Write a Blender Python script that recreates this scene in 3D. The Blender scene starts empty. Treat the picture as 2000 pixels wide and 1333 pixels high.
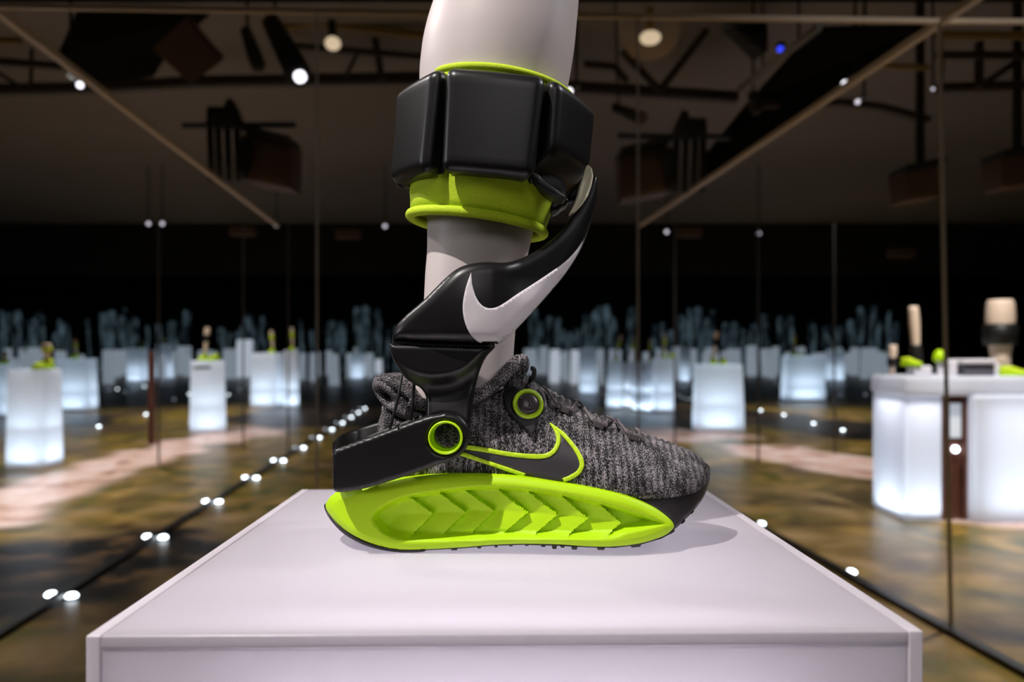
import bpy, bmesh, math, random
import numpy as np
from mathutils import Vector, Matrix
from mathutils.bvhtree import BVHTree
from mathutils.geometry import delaunay_2d_cdt

random.seed(7)
rng = np.random.RandomState(11)
S = bpy.context.scene
COL = S.collection

# ------------------------------------------------------------------ camera
F, HOR, HC = 1507.0, 695.0, 1.146        # focal length (px), eye line (px), eye height (m)
cam = bpy.data.cameras.new('camera')
cam.sensor_width = 36.0
cam.lens = F / 2000 * 36
cam.shift_y = (HOR - 666.5) / 2000
cam.clip_start = 0.02; cam.clip_end = 200
cam.dof.use_dof = True
cam.dof.focus_distance = 0.585
cam.dof.aperture_fstop = 5.2
camo = bpy.data.objects.new('camera', cam); COL.objects.link(camo)
camo.location = (0, 0, HC); camo.rotation_euler = (math.pi / 2, 0, 0)
S.camera = camo

# ------------------------------------------------------------------ world / lights / exposure
w = bpy.data.worlds.new('world'); S.world = w; w.use_nodes = True
w.node_tree.nodes['Background'].inputs[0].default_value = (0.58, 0.54, 0.52, 1)
w.node_tree.nodes['Background'].inputs[1].default_value = 0.07
S.view_settings.view_transform = 'Standard'
S.view_settings.look = 'None'
S.view_settings.exposure = 0.0
S.view_settings.gamma = 1.0
S.view_settings.use_curve_mapping = False
S.cycles.max_bounces = 5
S.cycles.diffuse_bounces = 3
S.cycles.glossy_bounces = 3
S.cycles.transmission_bounces = 6
S.cycles.sample_clamp_indirect = 4.0
S.cycles.caustics_reflective = False
S.cycles.caustics_refractive = False

def panel_lamp(name, loc, size, energy, color, down=False):
    l = bpy.data.lights.new(name, 'AREA'); l.shape = 'RECTANGLE'; l.size, l.size_y = size; l.energy = energy; l.color = color
    o = bpy.data.objects.new(name, l); COL.objects.link(o); o.location = loc
    o.rotation_euler = (0, 0, 0) if down else (math.pi, 0, 0)
    return o

def lamp(name, kind, loc, target, energy, color=(1, 1, 1), radius=0.03, angle=40, blend=0.4):
    l = bpy.data.lights.new(name, kind)
    l.energy = energy; l.color = color; l.shadow_soft_size = radius
    if kind == 'SPOT':
        l.spot_size = math.radians(angle); l.spot_blend = blend
    o = bpy.data.objects.new(name, l); COL.objects.link(o)
    o.location = loc
    if target is not None:
        o.rotation_euler = (Vector(target) - Vector(loc)).to_track_quat('-Z', 'Y').to_euler()
    return o

SUBJ = (-0.01, 0.60, 1.17)
lamp('spot_key', 'SPOT', (-1.15, -0.45, 3.6), SUBJ, 390, (1.0, 0.94, 0.91), 0.02, 26, 0.5)
lamp('spot_back', 'SPOT', (-2.1, 1.65, 3.0), SUBJ, 115, (1.0, 0.94, 0.92), 0.06, 22, 0.5)
lamp('spot_front', 'SPOT', (0.35, -2.0, 2.7), SUBJ, 44, (1.0, 0.96, 0.96), 0.55, 26, 0.6)  # added soft fill from above the camera, in place of ambient light
lamp('spot_right', 'SPOT', (2.2, 0.9, 3.0), SUBJ, 140, (0.97, 0.95, 1.0), 0.25, 24, 0.6)  # unseen soft fill, added to lift the right side of the leg
lamp('spot_left', 'SPOT', (-2.4, 0.2, 1.75), SUBJ, 42, (0.93, 0.95, 1.0), 0.35, 26, 0.6)
for x, y, e in [(-3.9, 5.0, 950), (-4.6, 9.5, 800), (2.9, 4.0, 900), (3.6, 9.0, 700), (-5.5, 15, 900), (5.5, 15, 900), (1.95, 2.4, 90)]:
    lamp('spot_floor', 'SPOT', (x, y, 4.05), (x, y, 0), e, (1.0, 0.95, 0.89), 0.12, 100, 1.0)

# ------------------------------------------------------------------ helpers
def P(px, py, Y):
    return Vector(((px - 1000.0) * Y / F, Y, HC + (HOR - py) * Y / F))

def floor_Y(py):
    return F * HC / (py - HOR)

def FP(px, py):
    return P(px, py, floor_Y(py))

def tag(o, label, cat, group=None, kind=None):
    if label: o['label'] = label
    if cat: o['category'] = cat
    if group: o['group'] = group
    if kind: o['kind'] = kind
    return o

def empty(name, loc, rz=0.0):
    o = bpy.data.objects.new(name, None); COL.objects.link(o)
    o.empty_display_size = 0.02
    o.location = loc; o.rotation_euler = (0, 0, rz)
    return o

def obj(name, verts, faces, mat, parent=None, smooth=True, world=True, uvs=None):
    me = bpy.data.meshes.new(name)
    me.from_pydata([tuple(v) for v in verts], [], faces)
    me.validate(); me.update()
    bm = bmesh.new(); bm.from_mesh(me)
    bmesh.ops.recalc_face_normals(bm, faces=bm.faces)
    bm.to_mesh(me); bm.free()
    if smooth:
        me.polygons.foreach_set('use_smooth', [True] * len(me.polygons))
    if mat: me.materials.append(mat)
    o = bpy.data.objects.new(name, me); COL.objects.link(o)
    if uvs is not None:
        uv = me.uv_layers.new(name='UVMap')
        for l in me.loops:
            uv.data[l.index].uv = uvs[l.vertex_index]
    if parent:
        o.parent = parent
        if world:
            o.matrix_parent_inverse = (Matrix.Translation(parent.location) @ parent.rotation_euler.to_matrix().to_4x4()).inverted()
    return o

def sharp(o, deg=35):
    o.data.set_sharp_from_angle(angle=math.radians(deg))
    return o

def box(c, s):
    x, y, z = c; a, b, d = s[0] / 2, s[1] / 2, s[2] / 2
    v = [(x + i * a, y + j * b, z + k * d) for i in (-1, 1) for j in (-1, 1) for k in (-1, 1)]
    f = [(0, 1, 3, 2), (4, 6, 7, 5), (0, 4, 5, 1), (2, 3, 7, 6), (0, 2, 6, 4), (1, 5, 7, 3)]
    return v, f

def bar(a, b, w, h=None):
    """rectangular bar from a to b"""
    a = Vector(a); b = Vector(b); h = h or w
    d = (b - a).normalized()
    up = Vector((0, 0, 1)) if abs(d.z) < 0.95 else Vector((0, 1, 0))
    s = d.cross(up).normalized(); u = s.cross(d).normalized()
    v = []
    for p in (a, b):
        for i, j in ((-1, -1), (1, -1), (1, 1), (-1, 1)):
            v.append(p + s * (i * w / 2) + u * (j * h / 2))
    f = [(0, 1, 2, 3), (7, 6, 5, 4)] + [(k, 4 + k, 4 + (k + 1) % 4, (k + 1) % 4) for k in range(4)]
    return v, f

def join(*parts):
    V, Fc = [], []
    for v, f in parts:
        n = len(V)
        V += list(v); Fc += [tuple(i + n for i in q) for q in f]
    return V, Fc

def loft(rings, cap=True, closed=True):
    n = len(rings[0]); V = [p for r in rings for p in r]; Fc = []
    m = n if closed else n - 1
    for i in range(len(rings) - 1):
        for j in range(m):
            a = i * n + j; b = i * n + (j + 1) % n
            Fc.append((a, b, b + n, a + n))
    if cap:
        Fc.append(tuple(range(n - 1, -1, -1)))
        Fc.append(tuple(range(len(V) - n, len(V))))
    return V, Fc

def tube(path, r, n=10, closed=False):
    path = [Vector(p) for p in path]
    rad = r if hasattr(r, '__len__') else [r] * len(path)
    rings = []; ref = None; N = len(path)
    for i, p in enumerate(path):
        if closed: d = path[(i + 1) % N] - path[i - 1]
        else: d = path[min(i + 1, N - 1)] - path[max(i - 1, 0)]
        d.normalize()
        if ref is None:
            ref = Vector((0, 0, 1)) if abs(d.z) < 0.9 else Vector((0, 1, 0))
        s = d.cross(ref).normalized(); u = s.cross(d).normalized(); ref = u
        rings.append([p + s * (rad[i] * math.cos(t)) + u * (rad[i] * math.sin(t)) for t in [2 * math.pi * k / n for k in range(n)]])
    if closed:
        V, Fc = loft(rings, cap=False)
        m = len(rings)
        for j in range(n):
            a = (m - 1) * n + j; b = (m - 1) * n + (j + 1) % n
            Fc.append((a, b, (j + 1) % n, j))
        return V, Fc
    return loft(rings)

def catmull(pts, sub=8, closed=False):
    pts = [np.array(p, float) for p in pts]; N = len(pts); out = []
    rngN = N if closed else N - 1
    for i in range(rngN):
        if closed: p0, p1, p2, p3 = pts[i - 1], pts[i], pts[(i + 1) % N], pts[(i + 2) % N]
        else: p0, p1, p2, p3 = pts[max(i - 1, 0)], pts[i], pts[i + 1], pts[min(i + 2, N - 1)]
        for k in range(sub):
            t = k / sub
            out.append(0.5 * ((2 * p1) + (-p0 + p2) * t + (2 * p0 - 5 * p1 + 4 * p2 - p3) * t * t + (-p0 + 3 * p1 - 3 * p2 + p3) * t ** 3))
    if not closed: out.append(pts[-1])
    return out

def resample(poly, step, closed=True):
    pts = [np.array(p, float) for p in poly]
    if closed: pts = pts + [pts[0]]
    out = []
    for a, b in zip(pts[:-1], pts[1:]):
        n = max(1, int(round(np.linalg.norm(b - a) / step)))
        for k in range(n): out.append(a + (b - a) * k / n)
    if not closed: out.append(pts[-1])
    return np.array(out)

def interp(x, tab):
    xs = [t[0] for t in tab]; ys = [t[1] for t in tab]
    return np.interp(x, xs, ys)

def smooth_interp(tab):
    xs = np.array([t[0] for t in tab], float); ys = np.array([t[1] for t in tab], float)
    h = np.diff(xs); d = np.diff(ys) / h
    m = np.zeros(len(xs)); m[0] = d[0]; m[-1] = d[-1]
    for i in range(1, len(xs) - 1):
        m[i] = 0 if d[i - 1] * d[i] <= 0 else 2 * d[i - 1] * d[i] / (d[i - 1] + d[i])
    def f(x):
        x = min(max(x, xs[0]), xs[-1]); i = min(max(int(np.searchsorted(xs, x)) - 1, 0), len(xs) - 2)
        t = (x - xs[i]) / h[i]
        return float((2 * t ** 3 - 3 * t ** 2 + 1) * ys[i] + (t ** 3 - 2 * t ** 2 + t) * h[i] * m[i] + (-2 * t ** 3 + 3 * t ** 2) * ys[i + 1] + (t ** 3 - t ** 2) * h[i] * m[i + 1])
    return f

def sstep(a, b, x):
    t = np.clip((np.asarray(x, float) - a) / (b - a), 0, 1)
    return t * t * (3 - 2 * t)

def inside(pts, poly):
    x, y = pts[:, 0], pts[:, 1]; c = np.zeros(len(pts), bool)
    px, py = poly[:, 0], poly[:, 1]; j = len(poly) - 1
    for i in range(len(poly)):
        cond = ((py[i] > y) != (py[j] > y))
        with np.errstate(divide='ignore', invalid='ignore'):
            xi = (px[j] - px[i]) * (y - py[i]) / (py[j] - py[i] + 1e-12) + px[i]
        c ^= cond & (x < xi); j = i
    return c

def pdist(pts, poly):
    d = np.full(len(pts), 1e9)
    q = np.roll(poly, -1, axis=0)
    for a, b in zip(poly, q):
        ab = b - a; L = ab @ ab + 1e-12
        t = np.clip(((pts - a) @ ab) / L, 0, 1)
        d = np.minimum(d, np.linalg.norm(pts - (a + t[:, None] * ab), axis=1))
    return d

def triangulate(outline, grid, hole=None):
    """px-space triangulation: returns pts (n,2), tris, n_boundary, boundary distance"""
    out = np.array(outline, float); nb = len(out)
    lo, hi = out.min(0), out.max(0)
    gx = np.arange(lo[0] + grid / 2, hi[0], grid); gy = np.arange(lo[1] + grid / 2, hi[1], grid)
    G = []
    for r, yy in enumerate(gy):
        for xx in gx: G.append((xx + (grid / 2 if r % 2 else 0), yy))
    G = np.array(G) if G else np.zeros((0, 2))
    if len(G):
        ok = inside(G, out) & (pdist(G, out) > grid * 0.45)
        if hole is not None: ok &= ~inside(G, np.array(hole)) & (pdist(G, np.array(hole)) > grid * 0.45)
        G = G[ok]
    loops = [list(range(nb))]; pts = [out]
    if hole is not None:
        loops.append(list(range(nb, nb + len(hole)))); pts.append(np.array(hole, float))
    pts.append(G); A = np.vstack(pts)
    edges = [(l[i], l[(i + 1) % len(l)]) for l in loops for i in range(len(l))]
    vs, es, fs, ov, oe, of = delaunay_2d_cdt([Vector((float(p[0]), float(p[1]))) for p in A], edges, [], 0, 1e-6)
    A2 = np.array([(v.x, v.y) for v in vs])
    c = np.array([A2[list(f)].mean(0) for f in fs])
    keep = inside(c, out)
    if hole is not None: keep &= ~inside(c, np.array(hole))
    tris = [tuple(f) for f, k in zip(fs, keep) if k]
    d = pdist(A2, out)
    if hole is not None: d = np.minimum(d, pdist(A2, np.array(hole)))
    return A2, tris, d

def boundary_edges(tris):
    cnt = {}
    for t in tris:
        for i in range(3):
            e = (t[i], t[(i + 1) % 3]); k = tuple(sorted(e))
            cnt.setdefault(k, []).append(e)
    return [v[0] for v in cnt.values() if len(v) == 1]

def slab(outline, grid, Yn, thick, edge=8.0, bulge=0.003, relief=None, hole=None, mirror_yc=None):
    """solid plate drawn in px space; Yn(px,py) gives the depth of its near rim; the near face swells
    by bulge within edge px of the border; relief(px,py,d) adds depth (m, positive = towards the camera)."""
    A, tris, d = triangulate(outline, grid, hole)
    prof = np.sqrt(np.clip(1 - (1 - np.clip(d / edge, 0, 1)) ** 2, 0, 1)) * bulge
    rl = relief(A[:, 0], A[:, 1], d) if relief else np.zeros(len(A))
    V, B = [], []
    for i, (x, y) in enumerate(A):
        yb = Yn(x, y); p = P(x, y, yb)
        V.append(Vector((p.x, p.y - prof[i] - rl[i], p.z)))
        if mirror_yc is not None: B.append(Vector((p.x, 2 * mirror_yc - (p.y - prof[i] - rl[i]), p.z)))
        else: B.append(Vector((p.x, p.y + thick + prof[i] * 0.6, p.z)))
    n = len(V)
    Fc = [t for t in tris] + [tuple(n + i for i in reversed(t)) for t in tris]
    for a, b in boundary_edges(tris): Fc.append((b, a, a + n, b + n))
    return V + B, Fc

def rbox(size, r, n=10, warp=None):
    """box with rounded edges, evenly gridded; warp maps local points"""
    hx, hy, hz = [s / 2 for s in size]; ix, iy, iz = hx - r, hy - r, hz - r
    def axis(h, i):
        a = [-h + (h - i) * (1 - math.cos(t * math.pi / 8)) * 0 + (h - i) * t / 4 for t in range(4)]
        return a + [-i + 2 * i * t / n for t in range(n + 1)] + [i + (h - i) * t / 4 for t in range(1, 5)]
    ax = [axis(hx, ix), axis(hy, iy), axis(hz, iz)]
    V, Fc, idx = [], [], {}
    def vid(p):
        k = tuple(round(c, 7) for c in p)
        if k not in idx:
            c = Vector((min(max(p[0], -ix), ix), min(max(p[1], -iy), iy), min(max(p[2], -iz), iz)))
            q = Vector(p) - c
            if q.length > 1e-9: q = q.normalized() * r
            v = c + q
            idx[k] = len(V); V.append(warp(v) if warp else v)
        return idx[k]
    H = (hx, hy, hz)
    for a in range(3):
        b, c = (a + 1) % 3, (a + 2) % 3
        for s in (-1, 1):
            for i in range(len(ax[b]) - 1):
                for j in range(len(ax[c]) - 1):
                    q = []
                    for bi, cj in ((i, j), (i + 1, j), (i + 1, j + 1), (i, j + 1)):
                        p = [0, 0, 0]; p[a] = s * H[a]; p[b] = ax[b][bi]; p[c] = ax[c][cj]; q.append(vid(p))
                    Fc.append(tuple(q) if s > 0 else tuple(reversed(q)))
    return V, Fc

def ball(c, r, sz=1.0, n=14):
    return loft([[Vector(c) + Vector((r * math.sin(t) * math.cos(a), r * math.sin(t) * math.sin(a), r * sz * math.cos(t))) for a in [2 * math.pi * i / n for i in range(n)]] for t in np.linspace(0.05, math.pi - 0.05, 9)])

def bvh_of(*objs):
    V, Fc = [], []
    for o in objs:
        n = len(V); V += [v.co.copy() for v in o.data.vertices]; Fc += [tuple(i + n for i in p.vertices) for p in o.data.polygons]
    return BVHTree.FromPolygons(V, Fc)

EYE = Vector((0, 0, HC))
def hit(bvh, px, py, off=0.0):
    d = (P(px, py, 1.0) - EYE).normalized()
    loc, nrm, idx, dist = bvh.ray_cast(EYE, d)
    if loc is None: return None
    if nrm.dot(d) > 0: nrm = -nrm
    return loc + nrm * off

def largest(tris):
    par = {}
    def find(a):
        while par.setdefault(a, a) != a: par[a] = par[par[a]]; a = par[a]
        return a
    for t in tris:
        for i in t[1:]: par[find(i)] = find(t[0])
    cnt = {}
    for t in tris: cnt[find(t[0])] = cnt.get(find(t[0]), 0) + 1
    best = max(cnt, key=cnt.get) if cnt else None
    return [t for t in tris if find(t[0]) == best]

def patch(bvh, outline, grid, lift, thick, step=4):
    """a thin inlay following the surface under it"""
    A, tris, d = triangulate(resample(outline, step), grid)
    V, B, ok = [], [], []
    for x, y in A:
        p = hit(bvh, x, y, lift); ok.append(p is not None)
        p = p or Vector((0, 0, 0)); V.append(p); B.append(p + (p - EYE).normalized() * thick)
    tris = largest([t for t in tris if all(ok[i] for i in t)])
    used = sorted({i for t in tris for i in t}); re = {u: k for k, u in enumerate(used)}
    V = [V[u] for u in used]; B = [B[u] for u in used]; tris = [tuple(re[i] for i in t) for t in tris]
    n = len(V)
    Fc = list(tris) + [tuple(n + i for i in reversed(t)) for t in tris]
    for a, b in boundary_edges(tris): Fc.append((b, a, a + n, b + n))
    return V + B, Fc

def ribbon_outline(path, widths):
    path = np.array(path, float); N = len(path); L, R = [], []
    for i in range(N):
        t = path[min(i + 1, N - 1)] - path[max(i - 1, 0)]; t /= np.linalg.norm(t) + 1e-9
        nrm = np.array((-t[1], t[0])); L.append(path[i] + nrm * widths[i] / 2); R.append(path[i] - nrm * widths[i] / 2)
    return L + R[::-1]

# ------------------------------------------------------------------ materials
def srgb(r, g, b):
    f = lambda c: (c / 255 / 12.92) if c / 255 <= 0.04045 else ((c / 255 + 0.055) / 1.055) ** 2.4
    return (f(r), f(g), f(b), 1)

def mat(name, col, rough=0.5, metal=0.0, spec=0.5, bump=None, vary=None, coat=0.0, sheen=0.0):
    m = bpy.data.materials.new(name); m.use_nodes = True
    nt = m.node_tree; b = nt.nodes['Principled BSDF']
    b.inputs['Base Color'].default_value = col; b.inputs['Roughness'].default_value = rough
    b.inputs['Metallic'].default_value = metal; b.inputs['Specular IOR Level'].default_value = spec
    b.inputs['Coat Weight'].default_value = coat; b.inputs['Sheen Weight'].default_value = sheen
    tc = nt.nodes.new('ShaderNodeTexCoord')
    if vary:
        n = nt.nodes.new('ShaderNodeTexNoise'); n.inputs['Scale'].default_value = vary[0]; n.inputs['Detail'].default_value = 4
        mx = nt.nodes.new('ShaderNodeMix'); mx.data_type = 'RGBA'
        mx.inputs['A'].default_value = tuple(c * (1 - vary[1]) for c in col[:3]) + (1,)
        mx.inputs['B'].default_value = tuple(min(1, c * (1 + vary[1])) for c in col[:3]) + (1,)
        nt.links.new(tc.outputs['Object'], n.inputs['Vector']); nt.links.new(n.outputs['Fac'], mx.inputs['Factor'])
        nt.links.new(mx.outputs['Result'], b.inputs['Base Color'])
    if bump:
        n = nt.nodes.new('ShaderNodeTexNoise'); n.inputs['Scale'].default_value = bump[0]; n.inputs['Detail'].default_value = 3
        bp = nt.nodes.new('ShaderNodeBump'); bp.inputs['Strength'].default_value = bump[1]; bp.inputs['Distance'].default_value = bump[2]
        nt.links.new(tc.outputs['Object'], n.inputs['Vector']); nt.links.new(n.outputs['Fac'], bp.inputs['Height'])
        nt.links.new(bp.outputs['Normal'], b.inputs['Normal'])
    return m

def emit(name, col, strength):
    m = bpy.data.materials.new(name); m.use_nodes = True
    nt = m.node_tree; b = nt.nodes['Principled BSDF']
    b.inputs['Base Color'].default_value = (0.5, 0.5, 0.5, 1)
    b.inputs['Emission Color'].default_value = col; b.inputs['Emission Strength'].default_value = strength
    return m

def frosted(name, col, mix=0.5, rough=0.35, gloss=0.04):
    m = bpy.data.materials.new(name); m.use_nodes = True
    nt = m.node_tree; nt.nodes.remove(nt.nodes['Principled BSDF'])
    out = nt.nodes['Material Output']
    d = nt.nodes.new('ShaderNodeBsdfDiffuse'); t = nt.nodes.new('ShaderNodeBsdfTranslucent'); g = nt.nodes.new('ShaderNodeBsdfGlossy')
    for q in (d, t): q.inputs['Color'].default_value = col
    g.inputs['Roughness'].default_value = rough
    a = nt.nodes.new('ShaderNodeMixShader'); a.inputs[0].default_value = mix
    b = nt.nodes.new('ShaderNodeMixShader'); b.inputs[0].default_value = gloss
    nt.links.new(d.outputs[0], a.inputs[1]); nt.links.new(t.outputs[0], a.inputs[2])
    nt.links.new(a.outputs[0], b.inputs[1]); nt.links.new(g.outputs[0], b.inputs[2]); nt.links.new(b.outputs[0], out.inputs[0])
    return m

NEON = srgb(184, 228, 14)
M = {}
M['black'] = mat('matte_black_shell', srgb(17, 15, 16), 0.36, spec=0.42, bump=(900, 0.06, 0.0004))
M['black_flat'] = mat('black_plastic', srgb(14, 14, 15), 0.5)
M['gap'] = mat('slot_black', srgb(6, 6, 6), 0.7)
M['cord'] = mat('black_cord', srgb(18, 17, 18), 0.6)
M['rubber'] = mat('black_rubber', srgb(34, 31, 32), 0.42, bump=(400, 0.25, 0.0006), vary=(300, 0.3))
M['lace'] = mat('grey_lace', srgb(112, 104, 106), 0.35)
M['clip'] = mat('grey_clip', srgb(84, 78, 80), 0.35)
M['leg'] = mat('mannequin_white', srgb(210, 198, 196), 0.45, spec=0.35)
M['logo'] = mat('silver_white_print', srgb(222, 214, 218), 0.42)
M['neon'] = mat('neon_foam', NEON, 0.5, spec=0.3, bump=(160, 0.15, 0.0008))
M['neon_gloss'] = mat('neon_plastic', srgb(184, 226, 16), 0.3)
M['neon_cloth'] = mat('neon_cloth', srgb(196, 222, 28), 0.8, bump=(1500, 0.5, 0.0008), vary=(900, 0.25))
M['dial'] = mat('gunmetal_dome', srgb(74, 66, 68), 0.33, metal=0.4)
M['tape'] = mat('neon_tape', srgb(200, 236, 22), 0.5, vary=(420, 0.22))
M['print'] = mat('charcoal_print', srgb(58, 54, 58), 0.42, bump=(700, 0.2, 0.0004))

# knitted upper: ribs and stitches by UV map, groove shade and highlights in colour
def knit(name, ribs, dark, light, amount=0.5, ribamt=0.0):
    m = bpy.data.materials.new(name); m.use_nodes = True
    nt = m.node_tree; b = nt.nodes['Principled BSDF']; b.inputs['Roughness'].default_value = 0.75
    b.inputs['Specular IOR Level'].default_value = 0.35
    uv = nt.nodes.new('ShaderNodeTexCoord')
    mp = nt.nodes.new('ShaderNodeMapping'); mp.inputs['Scale'].default_value = (ribs[0], ribs[1], 1)
    nz = nt.nodes.new('ShaderNodeTexNoise'); nz.inputs['Scale'].default_value = 1.0; nz.inputs['Detail'].default_value = 2.0
    nt.links.new(uv.outputs['UV'], mp.inputs['Vector']); nt.links.new(mp.outputs[0], nz.inputs['Vector'])
    n2 = nt.nodes.new('ShaderNodeTexNoise'); n2.inputs['Scale'].default_value = 90; n2.inputs['Detail'].default_value = 2
    nt.links.new(uv.outputs['Object'], n2.inputs['Vector'])
    sc = nt.nodes.new('ShaderNodeMath'); sc.operation = 'MULTIPLY'; nt.links.new(n2.outputs['Fac'], sc.inputs[0]); sc.inputs[1].default_value = 0.42
    ad = nt.nodes.new('ShaderNodeMath'); ad.operation = 'ADD'; nt.links.new(nz.outputs['Fac'], ad.inputs[0]); nt.links.new(sc.outputs[0], ad.inputs[1])
    cr = nt.nodes.new('ShaderNodeValToRGB')
    cr.color_ramp.elements[0].position = 0.65; cr.color_ramp.elements[0].color = dark
    cr.color_ramp.elements[1].position = 0.62 + amount * 0.5; cr.color_ramp.elements[1].color = light
    wv = nt.nodes.new('ShaderNodeTexWave'); wv.bands_direction = 'X'; wv.inputs['Scale'].default_value = 16.9; wv.inputs['Distortion'].default_value = 5.0
    wv.inputs['Detail'].default_value = 2; wv.inputs['Detail Scale'].default_value = 0.6; nt.links.new(uv.outputs['UV'], wv.inputs['Vector'])
    wm = nt.nodes.new('ShaderNodeMath'); wm.operation = 'MULTIPLY_ADD'; wm.inputs[1].default_value = ribamt; wm.inputs[2].default_value = -ribamt * 0.5
    nt.links.new(wv.outputs['Fac'], wm.inputs[0])
    a2 = nt.nodes.new('ShaderNodeMath'); a2.operation = 'ADD'; nt.links.new(ad.outputs[0], a2.inputs[0]); nt.links.new(wm.outputs[0], a2.inputs[1])
    nt.links.new(a2.outputs[0], cr.inputs[0]); nt.links.new(cr.outputs[0], b.inputs['Base Color'])
    bp = nt.nodes.new('ShaderNodeBump'); bp.inputs['Strength'].default_value = 0.6; bp.inputs['Distance'].default_value = 0.0008
    nt.links.new(nz.outputs['Fac'], bp.inputs['Height']); nt.links.new(bp.outputs['Normal'], b.inputs['Normal'])
    return m
M['knit'] = knit('charcoal_knit', (330, 110), srgb(9, 8, 9), srgb(168, 160, 164), 0.62, 0.085)
M['knit_tab'] = knit('grey_knit', (300, 300), srgb(14, 13, 14), srgb(150, 142, 147), 0.5)
M['ped'] = frosted('frosted_acrylic', srgb(206, 200, 206), 0.5, 0.3, 0.05)
M['ped_edge'] = frosted('acrylic_edge', srgb(226, 220, 226), 0.4, 0.3, 0.05)
M['ped_bg'] = frosted('glowing_acrylic', srgb(236, 238, 245), 0.62, 0.3, 0.02)
M['beige'] = mat('mannequin_beige', srgb(232, 208, 188), 0.5)
M['ceil'] = mat('ceiling_plaster', srgb(128, 124, 126), 0.9, vary=(0.25, 0.25))
M['dark'] = mat('dark_wall', srgb(16, 17, 17), 0.8, vary=(0.6, 0.4))
M['void'] = mat('black_ceiling', srgb(5, 5, 5), 0.95, spec=0.1)
M['truss'] = mat('brown_truss', srgb(44, 32, 26), 0.6)
M['truss_gold'] = mat('ochre_duct', srgb(130, 110, 60), 0.5)
M['rig'] = mat('rig_black', srgb(14, 13, 13), 0.5)
M['lampbox'] = mat('brown_lamp_housing', srgb(84, 62, 50), 0.6)
M['rail'] = mat('bronze_rail', srgb(205, 186, 164), 0.45)
M['seam'] = mat('mirror_joint', srgb(205, 198, 194), 0.4)
M['seam_dim'] = mat('mirror_joint_dim', srgb(70, 68, 66), 0.5)
M['base'] = mat('black_channel', srgb(10, 10, 11), 0.35)
M['lens'] = emit('lamp_lens', (0.95, 0.93, 1.0, 1), 2.2)
M['lens_dim'] = emit('lamp_lens_dim', (0.9, 0.85, 1.0, 1), 0.9)
M['bulb'] = emit('warm_bulb', (1.0, 0.78, 0.52, 1), 0.6)
M['blue_led'] = emit('blue_led', (0.02, 0.05, 1.0, 1), 1.2)
M['puck'] = emit('floor_led', (0.82, 0.92, 1.0, 1), 9.0)
M['puck_dim'] = emit('floor_led_dim', (0.75, 0.85, 1.0, 1), 1.1)
M['far_a'] = emit('far_glow', (0.58, 0.65, 0.76, 1), 0.62)
M['far_b'] = emit('far_glow_dim', (0.42, 0.50, 0.60, 1), 0.40)
M['niche'] = mat('niche_brown', srgb(92, 52, 40), 0.6, vary=(6, 0.4))
M['grey_box'] = mat('grey_card', srgb(96, 94, 108), 0.6)
M['white_box'] = mat('white_card', srgb(225, 222, 232), 0.5)
# glow put into tall slabs that stand in for blurred far reflections
def reflection_mat():
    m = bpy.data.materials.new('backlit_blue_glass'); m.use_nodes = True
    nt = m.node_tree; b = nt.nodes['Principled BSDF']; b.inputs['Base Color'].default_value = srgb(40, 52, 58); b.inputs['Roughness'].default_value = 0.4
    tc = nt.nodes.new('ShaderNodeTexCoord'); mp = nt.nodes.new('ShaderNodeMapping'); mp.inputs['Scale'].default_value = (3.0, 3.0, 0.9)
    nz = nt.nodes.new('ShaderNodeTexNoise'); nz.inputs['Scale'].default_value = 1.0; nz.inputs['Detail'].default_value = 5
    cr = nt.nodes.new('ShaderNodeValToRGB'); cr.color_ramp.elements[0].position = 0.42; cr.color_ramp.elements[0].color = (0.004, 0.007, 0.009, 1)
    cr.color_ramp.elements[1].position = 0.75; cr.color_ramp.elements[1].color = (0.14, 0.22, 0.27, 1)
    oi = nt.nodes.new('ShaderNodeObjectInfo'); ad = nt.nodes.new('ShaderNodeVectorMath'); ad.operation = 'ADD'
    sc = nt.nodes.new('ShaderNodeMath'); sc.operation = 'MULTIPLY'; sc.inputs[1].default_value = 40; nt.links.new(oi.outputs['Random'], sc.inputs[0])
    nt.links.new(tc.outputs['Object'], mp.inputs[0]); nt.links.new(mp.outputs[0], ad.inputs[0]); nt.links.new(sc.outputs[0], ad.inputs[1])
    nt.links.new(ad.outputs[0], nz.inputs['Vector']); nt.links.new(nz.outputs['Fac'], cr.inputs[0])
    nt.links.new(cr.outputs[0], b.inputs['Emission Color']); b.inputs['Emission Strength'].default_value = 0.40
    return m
M['screen'] = reflection_mat()
# clear plastic
mm = mat('clear_plastic', srgb(252, 246, 214), 0.18); bb = mm.node_tree.nodes['Principled BSDF']
bb.inputs['Transmission Weight'].default_value = 0.15; bb.inputs['IOR'].default_value = 1.25; M['clear'] = mm
mm = mat('pendant_glass', srgb(230, 190, 120), 0.1); bb = mm.node_tree.nodes['Principled BSDF']
bb.inputs['Alpha'].default_value = 0.05; M['glass'] = mm

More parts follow.
